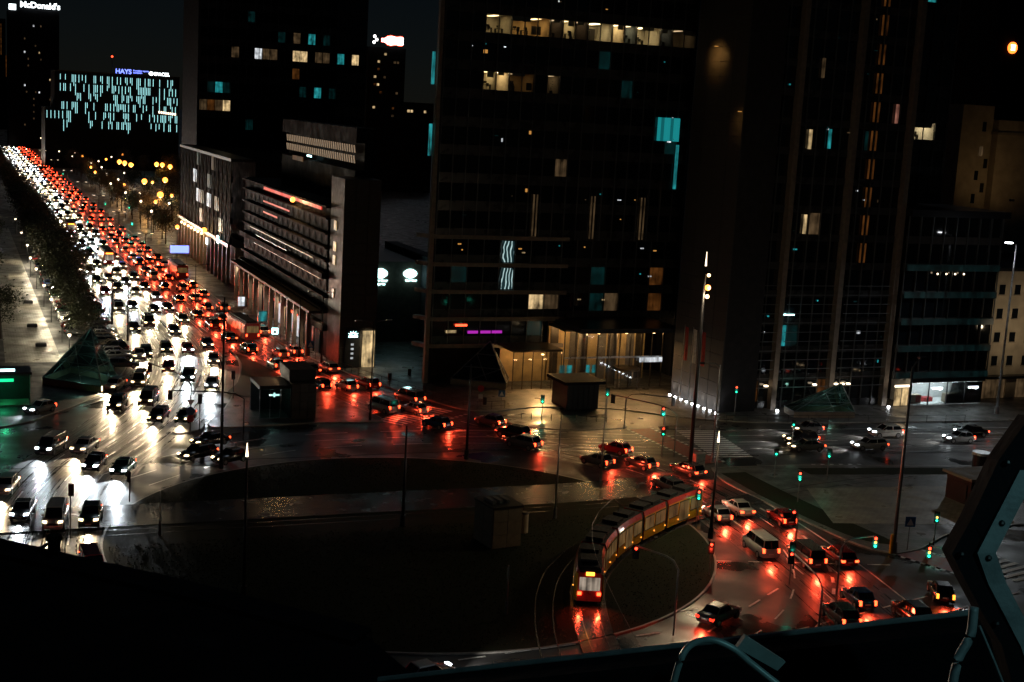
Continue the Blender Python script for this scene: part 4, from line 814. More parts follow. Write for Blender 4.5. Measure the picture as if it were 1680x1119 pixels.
# ---- slim far tower with rooftop lettering
b = tag(empty('slim_tower', (0, 0, 0)), 'slim far tower with white rooftop lettering at the top left', 'tower')
shell(b, 38, 60.5, 900, 925, 0, 84.5, 'dark_wall'); text(b, "McDonald's", 4.9, 'sign_white', (37.8, 899.4, 85.2), S, 'lettering', .3, .12); MB().box(31.5, 35.5, 899.4, 900, 83.2, 86.6).build('logo_box', 'sign_white', b); MB().box(31, 38, 899.9, 925, 0, 83).build('wing', 'dark_wall', b)
rr = random.Random(5)
for k in range(26): x = 40 + rr.randint(0, 18) * 1.05; z = 14 + rr.randint(0, 16) * 4.0; MB().box(x, x + .8, 899.7, 899.95, z, z + 1.1).build('window', rr.choice(('win_warm', 'win_dim', 'win_dim', 'win_white')), b)
b = tag(empty('spire_tower', (0, 0, 0)), 'distant stepped tower with orange lit edges behind the slim tower', 'tower')
shell(b, 30, 46, 1250, 1270, 0, 62, 'dark_wall'); shell(b, 34, 41, 1250, 1270, 62, 92, 'dark_wall', 'upper_shaft')
for x, z0, z1 in ((33.2, 40, 62), (41, 44, 62), (37, 62, 88)): MB().box(x, x + .7, 1249.6, 1249.9, z0, z1).build('light_strip', 'win_orange', b)
for z in (18, 22, 26, 30, 34): MB().box(26.5, 31.5, 1249.5, 1249.9, z, z + 2).build('lit_window', 'win_warm', b)
# ---- far block with the lying bottle sign
b = tag(empty('bottle_sign_block', (0, 0, 0)), 'far dark apartment block with a glowing white bottle shaped sign on its roof', 'building')
shell(b, 172, 189.5, 601, 620, 0, 64.6, 'dark_wall'); shell(b, 189.5, 204, 601, 620, 0, 41, 'dark_wall', 'wing'); rr = random.Random(8)
prof = [(0, .75), (1.0, .75), (1.6, .9), (2.8, 1.7), (4.2, 2.0), (5.6, 1.75), (7.0, 1.6), (8.4, 1.85), (9.4, 1.8), (10, 1.5)]
MB().add([(178 + x, 600.4, 67.8 + y) for x, y in prof] + [(178 + x, 600.4, 67.8 - y) for x, y in prof[::-1]] + [(178 + x, 600.9, 67.8 + y) for x, y in prof] + [(178 + x, 600.9, 67.8 - y) for x, y in prof[::-1]], [tuple(range(20)), tuple(range(39, 19, -1))] + [(i, i + 20, (i + 1) % 20 + 20, (i + 1) % 20) for i in range(20)]).build('bottle_sign', 'bottle_white', b)
MB().add([(178 + x * 1.03 - .2, 600.95, 67.8 + y * 1.2) for x, y in prof] + [(178 + x * 1.03 - .2, 600.95, 67.8 - y * 1.2) for x, y in prof[::-1]], [tuple(range(20))]).build('sign_outline', 'neon_red', b)
for k, (x, z) in enumerate(((174.6, 69.2), (175.6, 67.8), (174.4, 66.6))): MB().ball(x, 600.6, z, .7, 8).build('sign_dot', 'bottle_white', b)
for k in range(14): x = 175 + rr.randint(0, 8) * 1.5; z = 34 + rr.randint(0, 8) * 3.4; MB().box(x, x + 1, 600.7, 600.95, z, z + 1.0).build('window', rr.choice(('win_warm', 'win_dim', 'win_orange')), b)
for x in (191.4, 193, 199.4): MB().box(x, x + 1, 600.7, 600.95, 36.5, 37.6).build('window', 'win_warm', b)
# ================================================================ STREET FURNITURE
def pole(name, p, h, r, label, group=None, m='black_metal', cat='mast', tip=None, base=True, z=.12):
    root = empty(name, (p[0], p[1], z)); MB().cyl(0, 0, 0, h, r, r * .55, n=10).build('shaft', m, root, True)
    if base: MB().cyl(0, 0, 0, 1.1, r * 1.7, r * 1.5, n=10).build('base', m, root)
    if tip: MB().cyl(0, 0, h, h + 1.1, .12, .02, n=8).build('tip', tip, root)
    tag(root, label, cat, group); return root
G1 = 'tall dark masts round the roundabout'
m = pole('lighting_mast', (26.3, 143.3), 18.7, .17, 'tall black mast standing on the lit road edge beside the waiting cars', G1); MB().box(-.1, .1, -.35, .35, 5.2, 6.0).build('control_box', 'black_metal', m)
m = pole('catenary_mast', (21.1, 104), 11.8, .16, 'dark mast with a pale pointed tip near the roof edge', G1, tip='lamp_small')
pole('catenary_mast', (39.4, 119.7), 9.9, .17, 'dark mast in the middle of the dark lawn, behind the concrete box', G1)
pole('catenary_mast', (54.2, 142.3), 11.1, .17, 'dark mast on the lawn rim below the zebra crossing', G1)
pole('catenary_mast', (55.1, 119), 10, .12, 'thin grey mast on the lawn between the concrete box and the tram', G1, 'grey_metal')
pole('catenary_mast', (65.9, 130.9), 9.3, .10, 'thin grey mast left of the tram on the lawn rim', G1, 'grey_metal')
m = pole('catenary_mast', (67.6, 109.8), 9.6, .17, 'dark mast with pale tip rising beside the tram nose', G1, tip='lamp_small'); lamp('POINT', m, (0, 0, 10.9), (1, .74, .42), 2200, rad=.2)  # light added at the pale tip to brighten the tram side
pole('catenary_mast', (16.9, 121.6), 4.2, .09, 'short grey post beside the bright lanes at the lawn edge', G1, 'grey_metal')
pole('catenary_mast', (40.6, 95.8), 4.1, .08, 'short grey post alone in the dark lawn left of the tram tail', G1, 'grey_metal')
m = pole('lighting_mast', (77.4, 131.4), 23.9, .26, 'thickest dark mast with clustered warm lamps in front of the stone wing', G1)
for z, r in ((21.6, .34), (23.0, .2), (20.6, .24)): MB().ball(.3, -.3, z, r, 10).build('lamp_globe', 'lamp_sodium' if r > .3 else 'lamp_warm', m)
MB().cyl(0, 0, 24, 25.6, .1, .02, n=8).build('tip', 'lamp_small', m); lamp('POINT', m, (.4, -.8, 21.6), (1, .78, .50), 2000, rad=.5)
mk('utility_box', MB().box(-.7, .7, -.35, .35, 0, 1.6).box(-.76, .76, -.41, .41, 1.6, 1.68).mesh('utility_box', 'pale_metal'), None, (80.1, 134.1, .1), R(10)); tag(bpy.data.objects['utility_box'], 'pale metal utility cabinet at the foot of the thickest mast', 'cabinet')
m = pole('lighting_mast', (83.3, 102), 18.2, .2, 'tall grey lighting mast with yellow foot beside the red cycle lane', G1, 'grey_metal'); MB().cyl(-.45, -.2, 0, 1.9, .2, .16, n=10).build('yellow_foot', 'yellow_paint', m); MB().tube([(0, 0, 18), (.5, .3, 18.5), (1.6, .8, 18.9)], .07).build('arm', 'grey_metal', m); MB().box(1.2, 2.1, .5, 1.0, 18.85, 19).build('lamp_head', 'black_metal', m)
m = pole('lighting_mast', (141.2, 153.3), 25, .2, 'very tall mast at the right picture edge before the beige block', G1, 'pale_metal'); MB().tube([(0, 0, 24.8), (-1.2, -.3, 25.2)], .07).build('arm', 'pale_metal', m); MB().box(-2.2, -1.1, -.5, -.1, 25.1, 25.25).build('lamp_head', 'lamp_white', m); lamp('SPOT', m, (-1.6, -.6, 24.9), (.86, .95, 1.0), 5500, (-.75, -.35, -1), 120, 1, .3)  # lit head and spot added to brighten the eastern queue
m = pole('lighting_mast', (83, 135.8), 11.8, .13, 'grey lamp post with a side arm by the eastern zebra crossing', G1, 'grey_metal'); MB().tube([(0, 0, 11.6), (-.8, 0, 12), (-2.4, 0, 12.1)], .06).build('arm', 'grey_metal', m); MB().box(-3.0, -2.2, -.18, .18, 12.0, 12.15).build('lamp_head', 'black_metal', m)
def double_lamp(p, h, label, lit=None, w=1.6, rz=0., W=0, z=.12, grp='double arm street lamps'):
    root = empty('street_lamp', (p[0], p[1], z), rz); MB().cyl(0, 0, 0, h, .13, .07, n=10).build('shaft', 'black_metal', root, True); MB().cyl(0, 0, 0, 1.0, .2, .18, n=10).build('base', 'black_metal', root)
    for s in (-1, 1):
        MB().tube([(0, 0, h - .4), (s * w * .5, 0, h - .05), (s * w, 0, h)], .05).build('arm', 'black_metal', root); MB().box(min(s * w, s * (w + .8)), max(s * w, s * (w + .8)), -.17, .17, h - .04, h + .1).build('lamp_head', 'black_metal', root)
        if lit: MB().box(s * (w + .4) - .3, s * (w + .4) + .3, -.13, .13, h - .1, h - .045).build('diffuser', lit, root)
    if W: lamp('POINT', root, (0, 0, h - .5), (1, .82, .6), W, rad=.4)
    return tag(root, label, 'street lamp', grp)
double_lamp((48.7, 163), 12.8, 'double armed street lamp at the tip of the median island')
double_lamp((25.4, 222), 9.8, 'double armed lamp between parked cars and lanes, nearer the arrows', None)
double_lamp((24.6, 238), 9.8, 'double armed lamp between parked cars and lanes, further from the arrows', None)
double_lamp((49.4, 205.3), 9.5, 'double armed lamp on the pavement corner beside the departing lanes')
double_lamp((51.9, 201), 11, 'double armed lamp in front of the stone end pier')
double_lamp((39.9, 246), 9.5, 'double armed lamp on the narrow median where the lanes divide')
for i, y in enumerate((300, 352, 404, 460, 520, 590, 670)): double_lamp((37.9, y), 9.5, f'double armed lamp on the central divider, {ordinal(i)} beyond the bend', 'lamp_small', .9, 0, 0)
m = pole('street_lamp', (71.2, 196.6), 6.5, .09, 'low warm street lamp before the tower corner near the oval signs', None, 'grey_metal', 'street lamp'); MB().tube([(0, 0, 6.4), (-1, -.3, 6.5)], .05).build('arm', 'grey_metal', m); MB().ball(-1.1, -.3, 6.4, .22, 10).build('lamp_globe', 'lamp_warm', m); lamp('POINT', m, (-1.1, -.5, 6.0), (1, .62, .3), 260, rad=.25)
# promenade globes and far lamps along the avenue
for i, (x, y) in enumerate(((15.2, 205), (15.3, 221), (14.9, 240.5), (14.7, 257.4), (14.6, 280.8), (14.4, 299), (14.9, 322.6), (14.8, 350), (14.8, 385))):
    root = empty('promenade_lamp', (x, y, .12)); MB().cyl(0, 0, 0, 3.8, .07, .05, n=8).build('post', 'black_metal', root); MB().ball(0, 0, 4.0, .26, 10).build('globe', 'lamp_small', root); MB().cyl(0, 0, 4.2, 4.32, .3, .1, n=10).build('cap', 'black_metal', root)
    if i < 7: lamp('POINT', root, (0, 0, 3.6), (1, .86, .58), 1500, rad=.26)
    tag(root, f'white globe lamp on the left promenade, {ordinal(i)} from the glass pyramid', 'lamp', 'globe lamps on the promenade')
FARL = [(46.75, 1553), (44.5, 1327), (38.3, 1103), (48.5, 1183), (42.9, 1028), (47.5, 861), (49, 780), (53.1, 777), (46.9, 698), (53.4, 690), (49.8, 655), (54.4, 658), (53.3, 603), (63, 638.6), (67.8, 663), (75.8, 690), (50.5, 571), (54.9, 574), (24.4, 580), (25, 540), (49.2, 539), (52.9, 534), (48.6, 477), (53.5, 500), (52.6, 473), (49, 437), (53.1, 436), (49.7, 405), (53.7, 404), (24.6, 480), (24.2, 430), (24.4, 640), (24, 700), (60, 540), (70, 600), (58, 620), (64, 490), (48.4, 372), (49, 330), (57, 400), (62, 430)]
FARL.sort(key=lambda p: p[1]); lm = {}
pm_ = MB().cyl(0, 0, 0, 8, .09, .06, n=6).mesh('post', 'black_metal'); hm_ = MB().ball(0, 0, 8.05, .34, 8).mesh('globe', 'lamp_small'); hm2 = MB().ball(0, 0, 8.05, .5, 8).mesh('globe', 'lamp_sodium')
for i, (x, y) in enumerate(FARL):
    root = empty('avenue_lamp', (x, y, .1)); mk('post', pm_, root); g_ = mk('globe', hm_ if i % 3 else hm2, root); g_.scale = (1, 1, 1)
    if y < 620: lamp('POINT', root, (0, 0, 7.4), (1, .80, .55), 420, rad=.35)
    tag(root, f'small round avenue lamp among dark trees, {ordinal(i)} counted outward along the avenue', 'street lamp', 'round lamps along the far avenue')
for i, (x, y) in enumerate(((55.3, 406), (58, 464), (66.1, 474), (65, 562.7), (64, 575), (62.8, 583), (79.9, 559.6), (78.4, 571), (76.6, 574.4))):
    root = empty('sodium_lamp', (x, y, .1)); MB().cyl(0, 0, 0, 10, .1, .07, n=6).build('post', 'black_metal', root); MB().ball(0, 0, 10, .9, 10).build('globe', 'lamp_sodium', root); lamp('POINT', root, (0, 0, 9.2), (1, .45, .10), 5000, rad=.4)
    tag(root, f'strong orange sodium lamp beyond the glazed block, {ordinal(i)} from the roundabout', 'street lamp', 'sodium lamps in the side square')
# traffic signals
LENS = {}
def lens(m_):
    if m_ not in LENS: mb = MB(); mb.cyl(0, 0, 0, .06, .115, .10, n=12); LENS[m_] = mb.mesh('lens', m_)
    return LENS[m_]
def head(root, x, y, z, face, lit, n=3):
    """signal housing hung at x, y, z (its foot), lamps towards face (radians)"""
    hs = mk('housing', MB().box(-.13, .13, -.19, .19, 0, .33 * n + .06).mesh('housing', 'black_metal'), root, (x, y, z), face)
    bd = mk('visor', MB().box(-.02, .0, -.26, .26, -.06, .33 * n + .12).mesh('visor', 'black_metal'), hs)
    for i in range(n):
        on = ('sig_green', 'sig_amber', 'sig_red')[i if n == 3 else i * 2]
        l = mk('lens', lens(on if i in lit else 'sig_off'), hs, (.13, 0, .2 + .33 * i)); l.rotation_euler = (0, R(90), 0)
def signal(p, h, face, lit, label, arm=None, n=3, m='grey_metal', z=.12, twin=False, glow=None, heads=None):
    root = empty('traffic_light', (p[0], p[1], z)); f = R(face)
    if arm:
        a = (arm[0], arm[1]); MB().tube([(0, 0, 0), (0, 0, h - .8), (a[0] * .12, a[1] * .12, h - .2), (a[0] * .3, a[1] * .3, h), (a[0], a[1], h + .1)], .075).build('mast_arm', m, root, True); head(root, a[0], a[1], h - .95, f, lit, n)
    else: MB().cyl(0, 0, 0, h, .06, .05, n=8).build('post', m, root); head(root, .12 * math.cos(f), .12 * math.sin(f), h - .33 * n - .1, f, lit, n)
    if twin: head(root, .12 * math.cos(f), .12 * math.sin(f), h * .45, f, lit, n)
    if glow: hh = (arm[0], arm[1], h - .5) if arm else (0, 0, h - .5); lamp('POINT', root, (hh[0] + .5 * math.cos(f), hh[1] + .5 * math.sin(f), hh[2] - .2), (.05, 1, .62) if 0 in lit else (1, .05, .02), glow, rad=.15)
    return tag(root, label, 'traffic light', 'traffic lights around the junction')
T = -118
signal((77.9, 139), 6, T, (0, 2), 'double signal with green and red lenses on the nearer bent grey mast', (-.1, .2), twin=True, glow=30)
signal((79.4, 138.7), 6, 60, (), 'bent grey signal mast reaching towards the dark pavilion', (-4.6, 8), glow=None)
signal((80, 153.2), 4.9, 100, (), 'bent grey signal mast at the end of the cycle rack island', (4.4, -4.5))
signal((79.4, 157.4), 4.6, T, (0,), 'green signal in front of the dark pavilion on the cycle rack island', glow=15)
signal((72.6, 163), 2.6, T, (0,), 'low green signal on the pavement left of the dark pavilion', glow=15)
signal((69, 114.9), 3.4, T, (0, 2), 'green and red signal directly right of the tram nose', glow=20)
signal((62, 100.4), 3.1, T, (2,), 'lone bright red signal on the lawn inside the tram curve', glow=40)
signal((51.8, 88.4), 6.2, T, (2,), 'leaning grey signal mast with a dim red lens below the tram', (-1.9, 3.6))
signal((83.7, 118.9), 3.5, T, (0, 2), 'bright green signal standing on the dark eastern verge', glow=40)
signal((92.4, 126), 3.8, T, (0,), 'small green signal before the black SUV queue', glow=10)
signal((86.8, 128.3), 3.4, T, (0,), 'thin green pedestrian signal beside the eastern zebra stripes', n=2, glow=8)
signal((89.8, 104), 3.1, T, (0, 1), 'slim signal behind the red cycle lane and blue crossing sign', glow=12)
signal((66.6, 88), 7.0, T, (0, 1, 2), 'large bent grey mast carrying a signal with three glowing lenses', (3.2, -.2), glow=30)
signal((78, 84), 6.2, T, (0, 1, 2), 'signal with three glowing lenses hung beside the amber-lit hatchback', (-3.6, 2.6), glow=30)
signal((63.7, 86), 4.4, T, (2,), 'short bent grey mast with a red lens over the departing lanes', (1.4, 6.6))
signal((70.6, 100), 5.4, T, (2,), 'red signal hung above the departing lanes beside the lawn', (-.2, .4))
signal((67.8, 96.4), 3.9, T, (0,), 'small green signal at the near rim of the lawn', glow=8)
signal((15.5, 132.7), 3.1, 200, (), 'dark signal seen side-on where the bright lanes meet the lawn', m='black_metal')
signal((25.6, 159.9), 6.6, 80, (), 'dark gantry signal hung over the bright lanes from the round signs mast', (-3.6, 9), m='black_metal')
signal((31.5, 157.6), 5.2, 80, (), 'dark signal on a low arm over the bright lanes below the gantry', (-8.4, 1.6), m='black_metal')
signal((26.8, 160.6), 4.4, 80, (), 'dark signal on the small island behind the round traffic signs', m='black_metal')
signal((9.2, 122.4), 5, 60, (), 'dark boxy signal at the left picture edge above the lanes', m='black_metal')
signal((96.6, 139.6), 3.8, T, (0,), 'green pedestrian signal between the first cars of the eastern queue', n=2, glow=6)
signal((98.6, 156.6), 4.6, T, (0, 2), 'green and red signal before the floodlit foot of the stone wing', glow=12)
signal((34, 177.6), 3.7, 100, (), 'grey signal post on the median beside the brightest bend', m='grey_metal')
for i, (x, y, c) in enumerate(((32.4, 375, 0), (43.3, 370.9, 0), (42.7, 434.7, 0), (48.5, 423.3, 0), (54.8, 420.9, 0), (55.6, 397, 0), (40.3, 578, 0))):
    signal((x, y), 5.4, -92, (c,), f'small green signal far up the avenue, {ordinal(i)} beyond the bend', glow=260 if i == 1 else 60)
    o = bpy.data.objects[-1]
# signs
def board(root, kind, z, face=-110, s=.45, mat_='sign_blue'):
    f = R(face)
    if kind == 'square':
        q = mk('sign_plate', MB().box(-.03, .03, -s, s, 0, 2 * s).mesh('sign_plate', mat_), root, (.09 * math.cos(f), .09 * math.sin(f), z), f); mk('symbol', MB().add([(.04, -s * .7, s * .3), (.04, s * .7, s * .3), (.04, 0, s * 1.7)], [(0, 1, 2)]).mesh('symbol', 'plate_white'), q)
    if kind == 'disc':
        d = MB(); d.cyl(0, 0, 0, .04, s, n=20); q = mk('sign_plate', d.mesh('sign_plate', mat_), root, (.09 * math.cos(f), .09 * math.sin(f), z)); q.rotation_euler = (0, R(90), f)
    if kind == 'triangle': mk('sign_plate', MB().prism([(-s, 0), (s, 0), (0, -1.6 * s)], 0, .04).mesh('sign_plate', mat_), root, (.1 * math.cos(f), .1 * math.sin(f), z)).rotation_euler = (R(90), 0, f + R(90))
def sign(p, h, label, *boards, z=.12):
    root = empty('road_sign', (p[0], p[1], z)); MB().cyl(0, 0, 0, h, .04, n=8).build('post', 'grey_metal', root)
    for b_ in boards: board(root, *b_)
    return tag(root, label, 'road sign', 'road signs at the junction')
sign((85.1, 102.2), 3.4, 'blue crossing sign beside the tall mast with the yellow foot', ('square', 2.4, -110, .5))
sign((68.1, 166.6), 2.6, 'blue crossing sign before the pavilion plaza', ('square', 1.7, -110, .45))
sign((65.6, 168), 3.0, 'round dark sign with white plate at the plaza kerb', ('disc', 2.6, -110, .45, 'sign_red'), ('square', 1.2, -110, .3, 'plate_white'))
sign((93.6, 93.4), 3.0, 'blue crossing sign near the steel bracket at the zebra stripes', ('square', 2.1, -110, .45))
sign((25.4, 158.6), 4.4, 'stacked triangle and round signs on the small island in the lanes', ('triangle', 4.3, -100, .5, 'plate_white'), ('disc', 2.9, -100, .5, 'sign_blue'), ('disc', 2.0, -100, .45, 'sign_red'))
sign((47, 212), 3.4, 'pale blue plate sign on the pavement by the departing lanes', ('square', 2.6, -100, .5, 'sign_ice'))
sign((50.6, 203), 2.6, 'square pale sign beside the double armed lamp at the pier', ('square', 2.0, -100, .55, 'sign_blue'))
for p, h, lab, mm, w_ in (((47.8, 318), 5, 'large blue and red direction board beside the far avenue', 'sign_bluelit', 2.2), ((49.2, 232), 3.2, 'small bluish lit poster case on the avenue pavement', 'win_teal', .8), ((48.6, 248), 3.4, 'white lit poster case at the bus stop on the avenue', 'win_white', .7)):
    root = empty('lit_board', (p[0], p[1], .12)); MB().box(-w_, w_, -.12, .12, h - 1.9, h).build('case', 'dark_frame', root); MB().box(-w_ + .1, w_ - .1, -.16, -.12, h - 1.8, h - .1).build('lit_face', mm, root); [MB().cyl(s * w_ * .7, 0, 0, h - 1.9, .06, n=8).build('leg', 'grey_metal', root) for s in (-1, 1)]; tag(root, lab, 'board')
# railing along the pavement
rl = Path([(48.9, 236), (50.4, 213), (54.2, 193), (59.8, 176), (62.9, 168.4), (66, 166.6), (70, 167)])
ra = empty('pavement_railing', (48.9, 236, .12)); ra.location = (0, 0, 0); pm_ = MB().cyl(0, 0, 0, 1.1, .035, n=6).mesh('post', 'black_metal')
d = 0
while d < rl.L: p, _ = rl.at(d); mk('post', pm_, ra, (p.x, p.y, .13)); d += 2.0
for z in (.55, 1.2): MB().tube([rl.at(d * 2)[0] + Vector((0, 0, z)) for d in range(int(rl.L / 2) + 1)], .03, 5).build('rail', 'black_metal', ra)
tag(ra, 'dark metal railing curving along the plaza pavement kerb', 'railing')
ra = empty('tram_stop_railing', (0, 0, 0)); pm2_ = MB().cyl(0, 0, 0, 1.0, .03, n=6).mesh('post', 'black_metal')
for i in range(14): mk('post', pm2_, ra, (93 + i * 3, 153.6 - i * .42 + 1.2, .13))
MB().tube([(93, 154.8, 1.1), (112.5, 152.1, 1.1), (132, 149.4, 1.1)], .03, 5).build('rail', 'black_metal', ra); tag(ra, 'thin dark railing on the pavement edge by the shop block', 'railing')
# cycle racks
hoop = MB().tube([(-.45, 0, 0), (-.45, 0, .7), (-.35, 0, .82), (.35, 0, .82), (.45, 0, .7), (.45, 0, 0)], .03, 6).mesh('cycle_rack', 'black_metal')
for i in range(9): tag(mk('cycle_rack', hoop, None, (68.6 + i * 1.25 + (.8 if i > 4 else 0), 160.6 - .42 * i, .13), R(70)), f'steel cycle hoop on the lit island, {ordinal(i)} from its western tip', 'cycle rack', 'cycle hoops on the island')
# litter bins, bollards
for i, (x, y) in enumerate(((61, 178), (66.8, 169.4), (62.6, 190), (58.6, 187))):
    root = empty('litter_bin', (x, y, .13)); MB().cyl(0, 0, 0, .95, .26, .3, n=12).build('drum', 'black_metal', root); MB().cyl(0, 0, .95, 1.05, .33, .2, n=12).build('lid', 'black_metal', root); tag(root, ('dark litter bin on the plaza behind the railing bend', 'dark litter bin near the round sign at the plaza kerb', 'dark litter bin deep on the plaza below the oval signs', 'dark litter bin on the plaza below the end pier')[i], 'litter bin', 'litter bins on the plaza')
for i, (x, y) in enumerate(((86.9, 101.2), (88.4, 102.4), (90.6, 103))): tag(mk('bollard', MB().cyl(0, 0, 0, .9, .07, n=8).cyl(0, 0, .9, 1.0, .09, .04, n=8).mesh('bollard', 'black_metal'), None, (x, y, .13)), ('dark bollard closest to the blue crossing sign', 'dark bollard between the crossing sign and slim signal', 'dark bollard just past the slim signal')[i], 'bollard', 'bollards at the cycle lane')
# stone kiosk with the lift on the median
k = empty('lift_kiosk', (0, 0, 0)); 
for i in range(3):
    for j in range(4): MB().box(41.72, 41.98, 165.4 + i * 2.2, 167.52 + i * 2.2, .15 + j * 1.12, 1.24 + j * 1.12).build('panel', 'stone_grey', k) if False else MB().box(38.9 + i * 1.05, 39.9 + i * 1.05, 164.7, 164.95, .15 + j * 1.12, 1.22 + j * 1.12).build('panel', 'stone_grey', k)
MB().box(38.9, 42, 165, 171.4, .13, 4.7).build('wall', 'stone_grey', k); MB().box(38.8, 42.2, 166, 171.6, 4.7, 6.2).build('upper_box', 'stone_dark', k)
MB().box(34.9, 38.85, 165.4, 171, 3.9, 4.35).build('roof', 'dark_frame', k); MB().box(34.9, 38.85, 170.6, 171, .13, 3.9).build('back_wall', 'stone_dark', k)
for x in (35, 36.3, 37.6, 38.7): MB().box(x, x + .08, 165.4, 165.5, .13, 3.9).build('mullion', 'dark_frame', k)
for x in (35.1, 36.4, 37.7): MB().box(x + .02, x + 1.14, 165.44, 165.47, .2, 3.85).build('pane', 'green_glass', k)
MB().box(36.3, 37.6, 166.0, 166.08, 2.9, 3.1).build('sign_bar', 'sign_white', k); MB().box(36.85, 37.05, 165.95, 166.0, 2.75, 3.3).build('sign_bar', 'sign_white', k); lamp('POINT', k, (36.8, 167, 3.4), (.5, .85, .8), 30, rad=.2)
tag(k, 'small stone and glass lift kiosk with a white lit mark on the median', 'kiosk')
# concrete box in the island
k = empty('concrete_box', (46.6, 113.2, .12), R(8)); k.scale = (.8, .8, .9); MB().box(-1.9, 1.9, -2.2, 2.2, 0, 4.2).build('core', 'concrete', k)
pmx = MB().box(-.92, .92, -.06, .0, 0, 1.34).mesh('panel', 'concrete'); pmy = MB().box(-.06, 0, -1.06, 1.06, 0, 1.34).mesh('panel', 'concrete')
for j in range(3):
    for i in range(2): mk('panel', pmx, k, (-.95 + 1.9 * i, -2.2, .06 + 1.38 * j)); mk('panel', pmy, k, (-1.9, -1.1 + 2.2 * i, .06 + 1.38 * j))
MB().box(-2.05, 2.05, -2.35, 2.35, 4.2, 4.4).build('roof', 'dark_frame', k); [MB().box(-1.4 + i * .9, -.9 + i * .9, -1, 1, 4.4, 4.75).build('roof_vent', 'grey_metal', k) for i in range(3)]
tag(k, 'square concrete panelled box standing alone on the dark lawn', 'ventilation box')
k = empty('advert_pillar', (50.2, 115.4, .12)); MB().cyl(0, 0, 0, 1.9, .45, .42, n=14).build('drum', 'beige_wall', k); MB().cyl(0, 0, 1.9, 2.05, .5, .3, n=14).build('cap', 'dark_frame', k); tag(k, 'short pale round pillar right beside the concrete box', 'pillar')
# dark pavilion
k = empty('dark_pavilion', (0, 0, 0)); MB().box(76.9, 81.6, 164.6, 169.6, .13, 3.7).build('wall', 'black_metal', k); MB().box(76.2, 82.3, 163.9, 170.2, 3.7, 4.1).build('roof', 'black_roof', k)
for i in range(6): MB().box(77.0 + i * .78, 77.7 + i * .78, 164.5, 164.6, .2, 3.6).build('panel', 'dark_frame', k)
tag(k, 'boxy black pavilion with overhanging roof in front of the lit entrance', 'pavilion')
# glass metro entrances
def wedge(name, pts, apex, label, m='green_glass', wall='concrete'):
    k = empty(name, (0, 0, 0)); n = len(pts); A = Vector(apex)
    for i in range(n):
        a = Vector((*pts[i], 1.0)); c = Vector((*pts[(i + 1) % n], 1.0)); MB().add([a, c, A], [(0, 1, 2)]).build('pane', m, k)
        MB().tube([a, A], .08, 6).build('frame_bar', 'grey_metal', k); MB().tube([a, c], .08, 6).build('frame_bar', 'grey_metal', k)
        for t in (.33, .66): MB().tube([a.lerp(A, t), c.lerp(A, t)], .05, 6).build('frame_bar', 'grey_metal', k); MB().tube([a.lerp(c, t), A.lerp(c, 1 - t) if t < .5 else a.lerp(A, t)], .05, 6).build('frame_bar', 'grey_metal', k)
        dd = (c - a).normalized() * .0; MB().add([(a.x, a.y, .1), (c.x, c.y, .1), (c.x, c.y, .95), (a.x, a.y, .95)], [(0, 1, 2, 3)]).build('plinth', wall, k)
    return tag(k, label, 'metro entrance', 'glass metro entrances')
wedge('glass_pyramid', [(10.6, 189.6), (17.6, 183), (20.4, 188.4), (14.8, 197)], (17.2, 193.4, 7.2), 'green tinted glass pyramid with steel bars beside the slip lane'); lamp('POINT', bpy.data.objects['glass_pyramid'], (15.6, 190, 2.2), (.45, .9, .75), 160, rad=.3)
k = wedge('glass_pyramid', [(107.6, 155.6), (116.6, 154), (117, 158), (108.2, 159)], (115.6, 156.4, 4.6), 'green tinted glass wedge on the pavement before the column tower')
lamp('POINT', k, (114, 156, 2.2), (.5, .9, .75), 40, rad=.2)
wedge('glass_pyramid', [(66.6, 183), (73.6, 178.6), (75.4, 182), (69, 187)], (72.6, 183.2, 6.4), 'dark glass wedge on the plaza left of the pavilion', 'dark_glass')
# round advert and kiosk at the right
k = empty('kiosk_booth', (0, 0, 0)); MB().box(102.2, 107.2, 113.4, 117.4, .13, 3).build('wall', 'black_metal', k); MB().box(101.8, 107.6, 113, 117.8, 3, 3.3).build('roof', 'concrete', k); MB().box(102.1, 102.2, 114, 116.6, .9, 2.4).build('hatch', 'dark_frame', k); tag(k, 'dark booth with flat pale roof behind the steel bracket', 'booth')
k = empty('round_column', (111.4, 122.6, .13)); MB().cyl(0, 0, 0, 3.1, .95, n=18).build('drum', 'black_metal', k); MB().cyl(0, 0, 3.1, 3.4, 1.1, 1.05, n=18).build('cap', 'pale_metal', k); tag(k, 'round advertising column with pale cap behind the booth', 'column')
# flags before the stone wing
for i in range(3):
    p = U0 + tt * (4.6 + i * 2.2) + nn * 1.5; k = empty('flag_pole', (p.x, p.y, .13)); MB().cyl(0, 0, 0, 11.2, .07, .04, n=8).build('pole', 'pale_metal', k)
    rows = [[(.06 + .9 * s_ / 4, .10 * math.sin(s_ * 1.5 + r_ * .4) - .3 * s_ / 4, 10.9 - r_ * .8) for s_ in range(5)] for r_ in range(7)]
    MB().add([v for r_ in rows for v in r_], [(r_ * 5 + c_, r_ * 5 + c_ + 1, r_ * 5 + c_ + 6, r_ * 5 + c_ + 5) for r_ in range(6) for c_ in range(4)]).build('flag', 'flag_red' if i != 1 else 'flag_white', k).rotation_euler = (0, 0, R(-70))
    tag(k, ('limp red flag on the pole closest to the entrance hall', 'limp pale flag on the middle pole before the stone wing', 'limp red flag on the pole closest to the column tower')[i], 'flag', 'flags before the stone wing')
